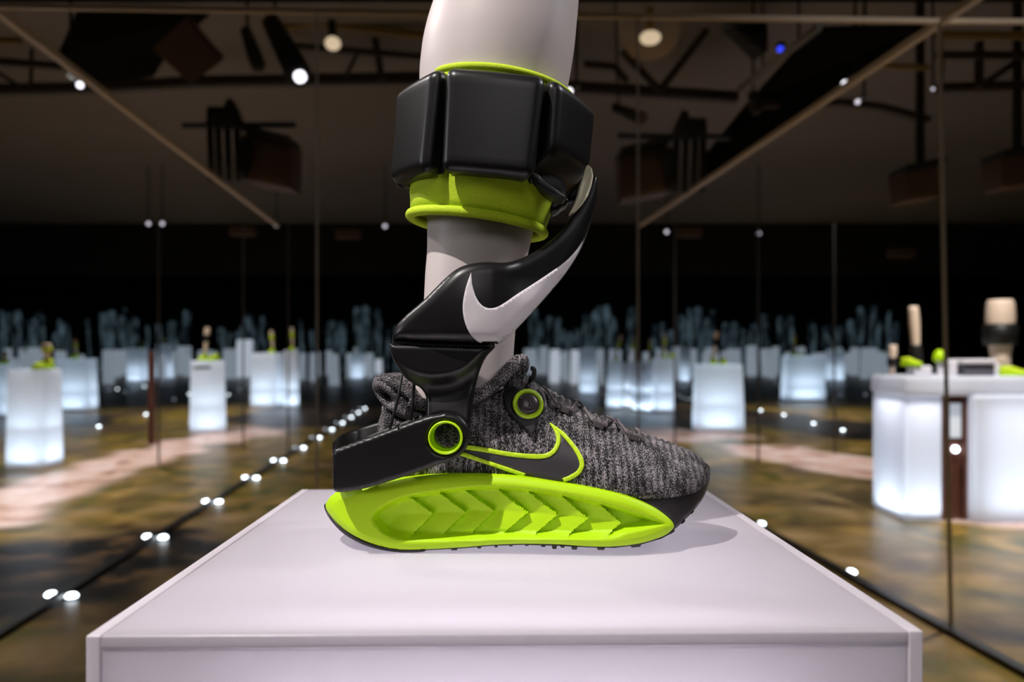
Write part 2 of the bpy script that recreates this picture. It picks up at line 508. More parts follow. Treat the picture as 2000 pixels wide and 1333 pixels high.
# ------------------------------------------------------------------ floor
def build_floor():
    VPX = 875
    paths = [[(-300, 1090), (0, 1015), (110, 978), (240, 928), (330, 900), (430, 872), (540, 848), (640, 812), (600, 806), (440, 842), (340, 860), (200, 895), (100, 925), (0, 955), (-300, 1020)],
             [(1440, 868), (1560, 868), (1680, 884), (1770, 905), (1850, 925), (2200, 975), (2200, 1055), (1850, 1012), (1790, 992), (1700, 955), (1600, 930), (1500, 903), (1420, 885)],
             [(380, 765), (520, 752), (700, 752), (640, 765), (480, 780)], [(1060, 750), (1200, 752), (1330, 775), (1200, 790), (1100, 778)],
             [(1060, 850), (1180, 838), (1420, 836), (1470, 850), (1300, 872)]]
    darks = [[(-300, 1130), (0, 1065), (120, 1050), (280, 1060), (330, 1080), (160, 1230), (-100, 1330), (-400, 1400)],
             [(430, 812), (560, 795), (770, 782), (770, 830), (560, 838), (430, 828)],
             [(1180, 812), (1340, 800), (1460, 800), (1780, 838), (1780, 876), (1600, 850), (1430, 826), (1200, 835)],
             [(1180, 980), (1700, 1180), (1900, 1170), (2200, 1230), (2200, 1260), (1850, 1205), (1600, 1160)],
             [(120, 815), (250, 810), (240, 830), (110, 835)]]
    def world(poly): return np.array([(FP(*p).x, FP(*p).y) for p in poly])
    xs = np.concatenate([np.linspace(-50, -9, 40, endpoint=False), np.linspace(-9, 9, 300, endpoint=False), np.linspace(9, 50, 40)])
    ys = np.concatenate([np.linspace(-3, 2, 20, endpoint=False), np.linspace(2, 16, 230, endpoint=False), np.linspace(16, 62, 90)])
    X, Y = np.meshgrid(xs, ys); pts = np.stack([X.ravel(), Y.ravel()], 1)
    # wobbling the lookup so that the printed borders look ragged
    wob = np.zeros_like(pts)
    for k in range(9):
        f = rng.uniform(0.8, 7, 2); ph = rng.uniform(0, 6.28, 2); a = 0.16 / (1 + 0.35 * np.hypot(*f))
        wob[:, 0] += a * np.sin(pts[:, 1] * f[0] + ph[0] + pts[:, 0] * f[1] * 0.5); wob[:, 1] += 1.4 * a * np.sin(pts[:, 0] * f[1] + ph[1] + pts[:, 1] * f[0] * 0.3)
    q = pts + wob
    def mask(polys, soft):
        m = np.zeros(len(q))
        for p in polys:
            wpoly = world(p); d = pdist(q, wpoly) * np.where(inside(q, wpoly), 1, -1)
            m = np.maximum(m, sstep(-soft, soft, d))
        return m
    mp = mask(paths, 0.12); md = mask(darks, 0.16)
    verts = [(a, b, 0) for a, b in pts]; nx, ny = len(xs), len(ys)
    faces = [(j * nx + i, j * nx + i + 1, (j + 1) * nx + i + 1, (j + 1) * nx + i) for j in range(ny - 1) for i in range(nx - 1)]
    m = bpy.data.materials.new('printed_landscape'); m.use_nodes = True
    nt = m.node_tree; b = nt.nodes['Principled BSDF']; b.inputs['Roughness'].default_value = 0.34; b.inputs['Specular IOR Level'].default_value = 0.3
    tc = nt.nodes.new('ShaderNodeTexCoord')
    def noise(s, det=6, dist=0.0, stretch=None):
        n = nt.nodes.new('ShaderNodeTexNoise'); n.inputs['Scale'].default_value = s; n.inputs['Detail'].default_value = det; n.inputs['Distortion'].default_value = dist
        nt.links.new(tc.outputs['Object'], n.inputs['Vector']); return n.outputs['Fac']
    def ramp(src, stops):
        r = nt.nodes.new('ShaderNodeValToRGB'); e = r.color_ramp.elements
        while len(e) < len(stops): e.new(0.5)
        for el, (p, c) in zip(e, stops): el.position = p; el.color = c
        nt.links.new(src, r.inputs[0]); return r.outputs[0]
    def mix(fac, A, B):
        x = nt.nodes.new('ShaderNodeMix'); x.data_type = 'RGBA'
        nt.links.new(fac, x.inputs['Factor']); nt.links.new(A, x.inputs['A']); nt.links.new(B, x.inputs['B']); return x.outputs['Result']
    grass = ramp(noise(3.2, 9, 0.5), [(0.30, srgb(30, 36, 14)), (0.43, srgb(86, 84, 24)), (0.55, srgb(132, 106, 44)), (0.70, srgb(176, 142, 76))])
    earth = ramp(noise(2.2, 8, 0.4), [(0.32, srgb(58, 40, 28)), (0.5, srgb(108, 88, 50)), (0.68, srgb(146, 120, 86))])
    g = mix(ramp(noise(0.7, 3), [(0.42, (0, 0, 0, 1)), (0.60, (1, 1, 1, 1))]), grass, earth)
    path = ramp(noise(3.0, 8, 0.6), [(0.30, srgb(150, 104, 86)), (0.46, srgb(216, 180, 166)), (0.7, srgb(236, 220, 218))])
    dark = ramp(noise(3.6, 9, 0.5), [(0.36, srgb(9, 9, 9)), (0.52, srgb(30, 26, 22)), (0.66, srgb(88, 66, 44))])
    at = nt.nodes.new('ShaderNodeVertexColor'); at.layer_name = 'zones'
    sp = nt.nodes.new('ShaderNodeSeparateColor'); nt.links.new(at.outputs['Color'], sp.inputs[0])
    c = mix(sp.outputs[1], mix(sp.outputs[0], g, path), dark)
    nt.links.new(c, b.inputs['Base Color'])
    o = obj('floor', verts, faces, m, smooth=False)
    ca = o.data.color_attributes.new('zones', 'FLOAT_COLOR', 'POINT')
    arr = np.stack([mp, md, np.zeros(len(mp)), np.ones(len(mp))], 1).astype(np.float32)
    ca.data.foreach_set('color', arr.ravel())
    o['kind'] = 'structure'
    return o
build_floor()

def struct(name, vf, m, parent=None, smooth=False):
    o = obj(name, vf[0], vf[1], m, parent, smooth=smooth)
    if parent is None: o['kind'] = 'structure'
    return o

# ------------------------------------------------------------------ ceiling, walls, mirror rails
ZC = HC + 3.0
struct('ceiling', box((0, 9.0, ZC + 0.05), (99, 17.0, 0.1)), M['ceil'])
struct('trim_soffit', box((0, 39.5, 6.3), (100, 44, 0.1)), M['void'])
struct('wall_bulkhead', box((0, 17.55, 4.65), (100, 0.1, 3.3)), M['dark'])
struct('wall_back', box((0, 61, 3.15), (100, 0.2, 6.3)), M['dark'])
struct('wall_left', box((-49.5, 29, 3.15), (0.2, 64, 6.3)), M['dark'])
struct('wall_right', box((49.5, 29, 3.15), (0.2, 64, 6.3)), M['dark'])
RD = Vector((-0.083, 1.0, 0)).normalized()           # room axis
XL, XR = -1.83, 2.066
def left(Y, dx=0, z=0): return Vector((XL - 0.083 * Y + dx, Y, z))
def right(Y, dx=0, z=0): return Vector((XR - 0.083 * Y + dx, Y, z))
YL, YR = 3.09, 3.23
ZT = HC + 1.4
BL, BR = left(YL), right(YR)
struct('trim_1', bar(BL + Vector((0, 0, ZT)), BR + Vector((0, 0, ZT)), 0.02, 0.018), M['rail'])
struct('trim_2', bar(left(YL, z=ZT + 0.0), left(8.3, z=ZT), 0.03, 0.03), M['rail'])
struct('trim_3', bar(right(1.8, z=ZT), right(8.3, z=ZT), 0.03, 0.03), M['rail'])
struct('trim_4', bar(BR + Vector((0, 0, ZT)), BR + Vector((1.9, 0.02, ZT)), 0.02, 0.018), M['rail'])
struct('trim_canopy', box((1.0, 2.80, ZT + 0.075), (9, 0.62, 0.1)), M['void'])  # black sheet added to darken the strip above the rail
def seam(a, b, w=0.008, m='seam'): return bar(a, b, w, w)
n = 5
for t in (0.333, 0.667):
    p = BL.lerp(BR, t if t < 0.5 else 0.671)
    struct('trim_%d' % n, seam(Vector((p.x, p.y, 0)), Vector((p.x, p.y, ZT))), M['seam']); n += 1
struct('trim_%d' % n, seam(Vector((BR.x + 0.04, BR.y, 0)), Vector((BR.x - 0.01, BR.y, ZT)), 0.013), M['seam']); n += 1
for px, Y, m in ((310, 8.2, 'seam_dim'), (475, 9.5, 'seam_dim'), (563, 9.0, 'seam_dim'), (1318, 9.5, 'seam_dim'), (1481, 8.2, 'seam_dim'), (1630, 9, 'seam_dim')):
    q = P(px, 700, Y)
    struct('trim_%d' % n, seam(Vector((q.x, Y, 0)), Vector((q.x, Y, HC + (HOR - 436) * Y / F)), 0.017), M[m]); n += 1
q = FP(296, 868); struct('trim_%d' % n, bar((q.x, q.y, 0), (q.x, q.y, HC + 0.05), 0.07, 0.05), M['niche']); n += 1

# floor channels below the mirrors
struct('baseboard_left', bar(left(1.2, z=0.012), left(30, z=0.012), 0.05, 0.024), M['base'])
struct('baseboard_right', bar(right(1.2, z=0.012), right(30, z=0.012), 0.045, 0.024), M['base'])

# ------------------------------------------------------------------ floor lights
def disc(r, h, n=12):
    rings = []
    for z, k in ((0, 1.0), (h * 0.7, 1.0), (h, 0.7)):
        rings.append([(r * k * math.cos(2 * math.pi * i / n), r * k * math.sin(2 * math.pi * i / n), z) for i in range(n)])
    return loft(rings)
pk_v, pk_f = disc(0.026, 0.022)
ring_v, ring_f = disc(0.034, 0.008)
pk_me = obj('glow', pk_v, pk_f, M['puck']); pk_dim = obj('glow', pk_v, pk_f, M['puck_dim']); rim_me = obj('bezel', ring_v, ring_f, M['base'])
protos = (pk_me.data, pk_dim.data, rim_me.data)
for o in (pk_me, pk_dim, rim_me): bpy.data.objects.remove(o)
PUCK_N = 0
def puck(loc, dim=False, label=None, group=None):
    e = empty('floor_light', (loc[0], loc[1], 0.0))
    for nm, me in (('bezel', protos[2]), ('glow', protos[1] if dim else protos[0])):
        c = bpy.data.objects.new(nm, me); COL.objects.link(c); c.parent = e
    tag(e, label, 'floor light', group)
    return e
ORD = ['nearest', 'second nearest', 'third nearest', 'fourth nearest', 'fifth nearest']
for i in range(12):
    Y = 3.64 + 1.17 * i
    near = i < 5
    puck(left(Y, 0.055), False, ('%s bright LED on the right side of the left floor channel' % ORD[i]) if near else 'tiny bright LED in the far row right of the left channel', 'LEDs along the left floor channel')
    puck(left(Y + 0.02, -0.052), i % 1 == 0 and i > 4, ('%s bright LED on the left side of the left floor channel' % ORD[i]) if near else 'tiny dim LED in the far row left of the left channel', 'LEDs along the left floor channel')
puck(right(4.04, 0.045), False, 'bright LED beside the right floor channel, behind the pedestal edge', 'LEDs along the right floor channel')
puck(right(5.20, 0.045), False, 'bright LED half hidden behind the right rear edge of the pedestal', 'LEDs along the right floor channel')
loose_l = [(193, 835), (285, 811), (340, 781), (369, 771), (446, 772), (468, 763), (484, 755), (497, 747), (213, 763), (229, 761), (245, 767), (261, 763), (282, 756), (315, 750), (33, 774), (178, 772), (104, 770), (36, 800), (330, 739), (352, 737)]
loose_r = [(1443, 783), (1452, 793), (1486, 803), (1312, 768), (1323, 772), (1332, 777), (1342, 781), (1349, 780), (1531, 812), (1589, 829), (1646, 842), (1712, 860), (1602, 759), (1642, 772), (1690, 772), (1738, 778), (1516, 750)]
for i, (px, py) in enumerate(loose_l):
    q = FP(px, py)
    big = {0: 'largest loose white LED on the brown floor at left', 1: 'white LED on the floor beside the dark post at left'}.get(i, 'small round LED spread on the floor between left pedestals')
    puck(q, not (i in (0, 1, 3, 4, 9, 12, 15)), big, 'LEDs on the floor at left')
for i, (px, py) in enumerate(loose_r):
    q = FP(px, py)
    lab = {8: 'first of four white LEDs in the dark floor band at right', 9: 'second of four white LEDs in the dark floor band at right', 10: 'third of four white LEDs in the dark floor band at right', 11: 'white LED nearest the round table in the dark floor band'}.get(i, 'small round LED spread on the floor between right pedestals')
    puck(q, not (i in (0, 2, 8, 9, 10, 11)), lab, 'LEDs on the floor at right')

# ------------------------------------------------------------------ background pedestals, legs and shoes
def ped_body(w, d, h, taper=1.06, n=6):
    """hollow frosted shell, a little wider at the foot, with rounded corners"""
    def ring(z, k, r=0.02):
        out = []
        for cx, cy, a0 in ((1, 1, 0), (-1, 1, 90), (-1, -1, 180), (1, -1, 270)):
            for s in range(n):
                a = math.radians(a0 + 90 * s / (n - 1))
                out.append((cx * (w / 2 * k - r) + r * math.cos(a), cy * (d / 2 * k - r) + r * math.sin(a), z))
        return out
    rings = [ring(0, taper)] + [ring(h * t, taper + (1 - taper) * t) for t in (0.3, 0.6, 0.9)] + [ring(h - 0.008, 1.0), ring(h, 0.985)]
    V, Fc = loft(rings, cap=False)
    m = len(rings[0]); Fc.append(tuple(range(len(V) - m, len(V))))
    return V, Fc

def shoe_mesh(L=0.29, hw=0.05):
    """little training shoe: sole and upper, toe towards -y"""
    def sec(tab, z0, z1):
        rings = []
        for t, wk, hk in tab:
            rings.append([(hw * wk * math.cos(a), (t - 0.5) * L, z0 + (z1 - z0) * hk * max(0.0, math.sin(a)) if math.sin(a) > 0 else z0 * 0.98) for a in [2 * math.pi * k / 14 for k in range(14)]])
        return loft(rings)
    sole = []
    for t, wk in ((0, .35), (.04, .7), (.15, .95), (.35, 1), (.6, .85), (.85, .8), (.96, .65), (1, .3)):
        y = (t - 0.5) * L; sole.append([(hw * wk, y, 0.0), (hw * wk * 1.08, y, 0.02), (hw * wk, y, 0.042), (-hw * wk, y, 0.042), (-hw * wk * 1.08, y, 0.02), (-hw * wk, y, 0.0)])
    up = sec(((0.02, .3, .12), (.1, .7, .3), (.3, .9, .5), (.5, .85, .85), (.62, .8, 1.0), (.85, .75, 1.0), (.96, .6, .95), (.99, .3, .6)), 0.04, 0.115)
    return loft(sole), up
SOLE, UPPER = shoe_mesh()
SOLE_ME = obj('sole', *SOLE, M['neon']); UP_ME = obj('upper', *UPPER, M['neon_cloth']); UPB_ME = obj('upper', *UPPER, M['rubber'])
sm, um, ub = SOLE_ME.data, UP_ME.data, UPB_ME.data
for o in (SOLE_ME, UP_ME, UPB_ME): bpy.data.objects.remove(o)
def bg_shoe(loc, rz, label, group, scale=1.0, black=False):
    e = empty('training_shoe', loc, rz); e.scale = (scale,) * 3
    for nm, me in (('sole', sm), ('upper', ub if black else um)):
        c = bpy.data.objects.new(nm, me); COL.objects.link(c); c.parent = e
    return tag(e, label, 'shoe', group)

def bg_leg(loc, h, r, lean, label, group, cuff=0.45, dark=False):
    e = empty('mannequin_leg', loc)
    prof = [(0.0, 0.85), (0.25, 0.75), (0.5, 0.95), (0.75, 1.15), (0.95, 1.05), (1.0, 0.9)]
    def ring(t, k, n=12): return [(lean * t * h + r * k * math.cos(2 * math.pi * i / n), r * k * math.sin(2 * math.pi * i / n), t * h) for i in range(n)]
    obj('calf', *loft([ring(*p) for p in prof]), M['beige'], e, world=False)
    obj('cuff', *loft([ring(cuff, 1.12), ring(cuff + 0.02, 1.3), ring(cuff + 0.26, 1.35), ring(cuff + 0.28, 1.15)]), M['rig'] if dark else M['neon_cloth'], e, world=False)
    return tag(e, label, 'mannequin leg', group)

BGP = [  # x0, x1, base y, top y, label, shoes, leg(top y, px x, lean, dark)
    (33, 104, 918, 722, 'tall glowing white pedestal on the pink path at far left', 1, (672, 92, 0.05, False)),
    (120, 181, 805, 701, 'wide glowing pedestal on the left with a neon shoe and leg', 1, (663, 148, 0.08, False)),
    (-22, 26, 818, 712, 'glowing pedestal cut off by the left picture edge', 1, (688, 10, 0.0, False)),
    (374, 437, 848, 705, 'glowing pedestal with a dark nameplate standing on the pink path', 2, (640, 400, -0.1, True)),
    (497, 547, 797, 690, 'broader of two glowing pedestals left of the thin wall joint', 1, (646, 533, 0.1, False)),
    (556, 582, 797, 685, 'narrower of two glowing pedestals left of the thin wall joint', 1, (640, 572, 0.05, False)),
    (252, 284, 747, 681, 'leftmost of two slim glowing pedestals beside the brown post', 1, (660, 277, 0.1, False)),
    (308, 334, 740, 673, 'slim glowing pedestal just right of the brown post', 0, (657, 320, 0.0, False)),
    (1356, 1447, 845, 712, 'largest glowing pedestal to the right of the shoe toe', 2, (648, 1392, -0.15, True)),
    (1531, 1605, 785, 695, 'glowing pedestal with two neon shoes right of the largest one', 2, (652, 1552, 0.0, False)),
    (1187, 1215, 800, 704, 'first of five narrow pedestals in a row behind the instep', 1, (655, 1203, -0.25, False)),
    (1219, 1234, 797, 709, 'second of five narrow pedestals in a row behind the instep', 1, (662, 1226, -0.3, False)),
    (1236, 1252, 805, 707, 'third of five narrow pedestals in a row behind the instep', 1, (655, 1239, 0.0, False)),
    (1256, 1272, 806, 706, 'fourth of five narrow pedestals in a row behind the instep', 1, (662, 1268, -0.05, False)),
    (1276, 1312, 807, 700, 'broadest and last of five pedestals in a row behind the instep', 2, (655, 1297, 0.0, False)),
    (1134, 1164, 772, 680, 'pale glowing pedestal directly behind the dial and laces', 0, None),
    (1328, 1346, 747, 679, 'slim glowing pedestal between the row of five and the largest one', 1, (664, 1334, 0.0, False)),
    (686, 710, 741, 690, 'little glowing pedestal with a yellow leg left of the hinge', 1, (664, 697, 0.0, False)),
    (1617, 1645, 745, 683, 'leaning slim pedestal right of the pedestal with two neon shoes', 1, (665, 1628, 0.2, False)),
]
SHORT = ['tall pedestal on the path at far left', 'wide pedestal second from left', 'pedestal cut by the left edge', 'pedestal with the nameplate', 'broader pedestal left of the wall joint',
         'narrower pedestal left of the wall joint', 'slim pedestal left of the brown post', 'slim pedestal right of the brown post', 'largest pedestal right of the toe', 'pedestal with two shoes at right',
         'first of five narrow pedestals', 'second of five narrow pedestals', 'third of five narrow pedestals', 'fourth of five narrow pedestals', 'last of five narrow pedestals',
         'pale pedestal behind the dial', 'slim pedestal left of the largest one', 'little pedestal left of the hinge', 'leaning slim pedestal at right']
for i, (x0, x1, yb, yt, lab, ns, lg) in enumerate(BGP):
    Y = floor_Y(yb); k = F / Y; cx = (x0 + x1) / 2; wd = (x1 - x0) / k / 1.04; h = HC - (yt - HOR) / k
    dp = min(wd, 0.45 if i not in (11, 12, 13) else 0.16)
    c = P(cx, yb, Y); cy = Y + dp / 2
    e = empty('lit_pedestal', (c.x * cy / Y, cy, 0), math.radians([0, 8, -12, 24, -6, 10, 5, 0][i % 8] if cx < 900 else (0 if 10 <= i <= 14 else [-8, 0, 6, -14][i % 4])))
    obj('shell', *ped_body(wd, dp, h, 1.09), M['ped_bg'], e, world=False)
    obj('foot_rim', *ped_body(wd * 1.095, dp * 1.095, 0.03, 1.0), M['white_box'], e, world=False)
    tag(e, lab, 'pedestal', 'glowing pedestals in the mirrors')
    for zz, en in ((0.05, 3.0), (0.40, 1.1)):
        l = panel_lamp('pedestal_lamp', (e.location.x, e.location.y, zz), (wd * 0.75, dp * 0.75), en * (wd * 1.35 + 0.02) / 0.6, (0.68, 0.86, 1.0)); l.rotation_euler.z = e.rotation_euler.z
    if 'nameplate' in lab:
        obj('nameplate', *box((-wd * 0.18, -dp / 2 - 0.006, h - 0.10), (wd * 0.5, 0.008, 0.035)), M['rig'], e, smooth=False, world=False)
    sc_ = min(1.0, 0.9 * wd / 0.3) if ns == 1 else 0.9
    if lg:
        lx = P(lg[1], 0, cy).x; up = 0.112 * sc_ if ns else 0.0
        hh = max(0.08, (yt - lg[0]) * cy / F - up)
        bg_leg((lx, cy, h + up), hh, 0.040 * (sc_ if ns else 0.9), -lg[2], 'mannequin leg on the ' + SHORT[i], 'mannequin legs on the lit pedestals', dark=lg[3])
    if ns:
        sx = P(lg[1], 0, cy).x if lg else e.location.x
        for s in range(ns):
            bg_shoe((sx + s * 0.15, cy - 0.065 * sc_, h), 0.0 if s == 0 else math.radians(-14), ('%sneon shoe on the ' % (('left ', 'right ')[s] if ns == 2 else '')) + SHORT[i], 'neon shoes on the lit pedestals', sc_)

# the far crowd of pedestals
FAR = []
for px, yb, wpx, yt, a in [(212, 750, 14, 684, 1), (360, 732, 20, 677, 1), (448, 740, 20, 682, 1), (474, 737, 24, 664, 0), (653, 753, 16, 692, 1), (675, 753, 18, 697, 0), (720, 730, 11, 704, 0), (740, 731, 11, 702, 0),
                           (1037, 730, 24, 682, 1), (1060, 731, 16, 678, 1), (1083, 748, 17, 683, 0), (1105, 745, 12, 686, 1), (1122, 750, 14, 684, 0), (1175, 752, 9, 682, 1), (1355, 740, 10, 682, 1), (1432, 736, 22, 682, 1),
                           (1468, 732, 16, 676, 1), (1500, 735, 18, 682, 1), (1514, 731, 10, 678, 1), (1660, 730, 20, 690, 1), (1700, 733, 24, 680, 1), (1728, 735, 18, 690, 1), (60, 745, 18, 690, 1), (18, 760, 20, 700, 1), (590, 742, 10, 690, 1), (612, 745, 12, 690, 1), (1395, 735, 12, 680, 1), (232, 735, 12, 684, 1), (403, 735, 14, 684, 1)]:
    FAR.append((px, yb, wpx, yt, a))
for i in range(90):
    px = random.choice([random.uniform(0, 760), random.uniform(1020, 1760)])
    FAR.append((px, random.uniform(730, 742), random.uniform(5, 13), random.uniform(678, 694), 1))
PLACED = [(o.location.x, o.location.y, 0.8) for o in bpy.data.objects if o.name.startswith('lit_pedestal')]
for px, yb, wpx, yt, a in FAR:
    if px < 240: yb = max(yb, 734)
    Y = floor_Y(yb); k = F / Y; c = P(px, yb, Y); wd = wpx / k; h = HC - (yt - HOR) / k
    if any(abs(c.x - u) < (wd + v2) * 0.65 and abs(Y - v) < 1.0 for u, v, v2 in PLACED): continue
    PLACED.append((c.x, Y, wd))
    V, Fc = ped_body(wd, min(wd, 0.6), h, 1.12, 3)
    lean = random.uniform(-0.12, 0.12)
    e = obj('lit_pedestal', [(v[0] + lean * v[2] * wd, v[1], v[2]) for v in V], Fc, M['far_b'] if a else M['far_a'])
    e.location = (c.x, Y, 0)
    side = 'left of the mannequin ankle' if px < 900 else 'right of the mannequin ankle'
    tag(e, 'small distant pedestal in the pale crowd ' + side, 'pedestal', 'distant pedestals ' + side)
    if random.random() < 0.5:
        bg_shoe((c.x, Y, h), 0, 'tiny neon shoe on a distant pedestal ' + side, 'tiny neon shoes ' + side, 1.0)
# tall dim glowing slabs added as stand-ins for blurred mirror reflections
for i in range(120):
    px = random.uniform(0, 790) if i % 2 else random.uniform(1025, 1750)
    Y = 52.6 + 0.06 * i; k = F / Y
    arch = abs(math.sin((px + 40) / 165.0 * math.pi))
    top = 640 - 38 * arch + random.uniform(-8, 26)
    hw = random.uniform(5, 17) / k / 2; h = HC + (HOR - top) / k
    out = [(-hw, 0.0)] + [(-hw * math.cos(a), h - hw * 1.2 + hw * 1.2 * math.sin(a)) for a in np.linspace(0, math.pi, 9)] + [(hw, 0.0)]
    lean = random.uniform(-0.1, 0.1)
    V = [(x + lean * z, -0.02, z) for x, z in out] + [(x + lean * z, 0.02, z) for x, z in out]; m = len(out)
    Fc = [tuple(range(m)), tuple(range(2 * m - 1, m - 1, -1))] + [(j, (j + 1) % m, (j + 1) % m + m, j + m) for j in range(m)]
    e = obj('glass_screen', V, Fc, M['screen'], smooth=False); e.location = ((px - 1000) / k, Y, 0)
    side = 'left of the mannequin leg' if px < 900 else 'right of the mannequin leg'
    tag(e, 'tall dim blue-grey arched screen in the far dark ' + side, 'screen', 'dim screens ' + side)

# ------------------------------------------------------------------ white display table at right
def display_table():
    Y0 = 5.35; k = F / Y0
    x = lambda px: (px - 1000) * Y0 / F
    zt = HC - (735 - HOR) * Y0 / F; D = 0.5
    e = empty('display_table', (x(1900), Y0 + D / 2, 0))
    tag(e, 'large glowing white display table with a brown slot at right picture edge', 'table')
    def block(nm, a, b, z0, z1, m, y0=Y0, d=D, r=0.03):
        V, Fc = rbox((x(b) - x(a), d, z1 - z0), r, 6); c = Vector(((x(a) + x(b)) / 2, y0 + d / 2, (z0 + z1) / 2))
        return obj(nm, [v + c for v in V], Fc, m, e)
    block('leg_block', 1768, 1842, 0.0, zt - 0.13, M['ped_bg'])
    block('leg_block', 1891, 2075, 0.0, zt - 0.13, M['ped_bg'], Y0 - 0.08, D + 0.08)
    block('top_slab', 1764, 2078, zt - 0.135, zt, M['ped_bg'], Y0 - 0.04, D + 0.04)
    V, Fc = rbox((0.23, 0.03, zt - 0.13), 0.005, 2); c = P(1872, 0, Y0 + 0.06); obj('niche_back', [v + Vector((c.x, c.y, (zt - 0.13) / 2)) for v in V], Fc, M['niche'], e)
    V, Fc = join(bar((x(1843), Y0 + 0.01, zt - 0.145), (x(1890), Y0 + 0.01, zt - 0.145), 0.03, 0.035), bar((x(1846), Y0 + 0.01, 0.02), (x(1846), Y0 + 0.01, zt - 0.14), 0.025, 0.025), bar((x(1886), Y0 + 0.01, 0.02), (x(1886), Y0 + 0.01, zt - 0.14), 0.025, 0.025))
    obj('niche_frame', V, Fc, M['niche'], e, smooth=False)
    V, Fc = rbox((0.075, 0.012, 0.24), 0.004, 2); c = P(1866, 822, Y0 + 0.038); obj('niche_window', [v + c for v in V], Fc, M['far_a'], e)  # pale glowing panel standing in for white reflections in the slot
    V, Fc = ball(P(1866, 878, Y0 + 0.03), 0.022, 1.0, 10); obj('niche_light', V, Fc, M['puck'], e)
    V, Fc = rbox((0.045, 0.02, 0.13), 0.008, 2); c = P(1884, 935, Y0 + 0.035); obj('niche_bottle', [v + c for v in V], Fc, M['rig'], e)
    for px, wd_, en in ((1805, 0.22, 2.6), (1975, 0.55, 5.2)):
        panel_lamp('table_lamp', (x(px), Y0 + 0.22, 0.03), (wd_, 0.36), en, (0.76, 0.88, 1.0))
        panel_lamp('table_lamp', (x(px), Y0 + 0.22, zt - 0.17), (wd_, 0.36), en * 0.5, (0.9, 0.92, 1.0), True)
    panel_lamp('table_lamp', (x(1920), Y0 + 0.22, zt - 0.125), (0.9, 0.36), 0.9, (0.95, 0.93, 1.0))
    # things on the table
    def card(nm, px0, px1, y0, y1, m, d, lab, yy=0.12, r=0.012):
        Yc = Y0 + yy; kk = Yc / F
        V, Fc = rbox(((px1 - px0) * kk, d, (y1 - y0) * kk), min(r, (y1 - y0) * kk * 0.3), 3)
        c = Vector((((px0 + px1) / 2 - 1000) * kk, Yc, zt + (y1 - y0) * kk / 2))
        o = obj(nm, [v for v in V], Fc, m); o.location = c
        return tag(o, lab, 'box')
    b0 = card('grey_case', 1868, 1927, 708, 731, M['grey_box'], 0.2, 'dark grey case with pale lid on the white display table')
    c = obj('lid', *[q for q in rbox((0.235, 0.24, 0.035), 0.012, 3)], M['white_box'], b0, world=False); c.location = (-0.01, 0, 0.058)
    card('white_box', 1778, 1812, 712, 731, M['white_box'], 0.12, 'small white box at the left end of the display table')
    card('white_box', 1846, 1863, 702, 731, M['white_box'], 0.1, 'narrow white box left of the dark grey case')
    card('white_box', 1934, 1950, 708, 731, M['white_box'], 0.06, 'small white box right of the dark grey case', 0.18)
    bg_shoe((x(1797), Y0 + 0.12, zt + 0.068), 0.4, 'neon shoe on the small white box at the table end', 'neon shoes on the display table', 0.55)
    bg_shoe((x(1963) + 0.03, Y0 + 0.38, zt), -0.2, 'neon shoe behind the right part of the display table', 'neon shoes on the display table', 0.7)
    bg_shoe((x(1988), Y0 + 0.04, zt), 0.9, 'bright neon shoe at the right picture edge on the table', 'neon shoes on the display table', 0.62)
    bg_leg((x(1993), Y0 + 0.22, zt + 0.0), 0.545, 0.085, 0.0, 'large beige mannequin leg with cuff at the right picture edge', 'mannequin legs on the display table', 0.4, True)
    bg_leg((x(1829), Y0 + 0.25, zt + 0.0), 0.50, 0.032, -0.06, 'thin beige mannequin leg beside the corner joint on the table', 'mannequin legs on the display table', 0.16, True)
    bg_leg((x(1783), Y0 + 0.3, zt), 0.22, 0.026, 0.05, 'small beige mannequin leg on the left end of the table', 'mannequin legs on the display table', 0.3, True)
    # rounded neon cap on a stand
    e2 = empty('neon_cap', (x(1851), Y0 + 0.10, zt + 0.10))
    V, Fc = loft([[(0.045 * r * math.cos(a), 0.045 * r * math.sin(a), z) for a in [2 * math.pi * i / 14 for i in range(14)]] for z, r in ((0, 0.8), (0.02, 1.0), (0.05, 0.9), (0.075, 0.5), (0.085, 0.15))])
    obj('dome', V, Fc, M['neon'], e2, world=False); obj('stand', *box((0, 0, -0.052), (0.03, 0.03, 0.104)), M['white_box'], e2, smooth=False, world=False)
    tag(e2, 'bright neon dome on a little stand behind the narrow white box', 'dome')
display_table()

# ------------------------------------------------------------------ ceiling structure and stage lamps
def thing(name, loc, label, cat, group=None): return tag(empty(name, loc), label, cat, group)
def beam(name, pts, w, h, m, label, cat='beam', group='dark ceiling beams'):
    parts = [bar(a, b, w, h) for a, b in zip(pts[:-1], pts[1:])]
    o = obj(name, *join(*parts), m, smooth=False); return tag(o, label, cat, group)
beam('ceiling_beam', [P(-60, 176, 7.6), P(160, 172, 7.6), P(390, 160, 7.6), P(840, 152, 7.6), P(1250, 178, 7.6), P(1440, 190, 7.6)], 0.10, 0.09, M['truss'], 'long dark ceiling beam running behind the top of the cuff')
beam('ceiling_beam', [P(560, 88, 7.2), P(840, 112, 7.2)], 0.05, 0.045, M['truss'], 'thin dark ceiling beam left of the calf under the ochre duct')
beam('ceiling_duct', [P(550, 52, 7.0), P(610, 44, 7.0), P(840, 70, 7.0)], 0.06, 0.06, M['truss_gold'], 'ochre ceiling duct left of the calf', 'duct', None)
beam('ceiling_beam', [P(732, 70, 7.3), P(746, 155, 7.3)], 0.06, 0.06, M['truss'], 'short upright strut beside the round bulb', 'beam')
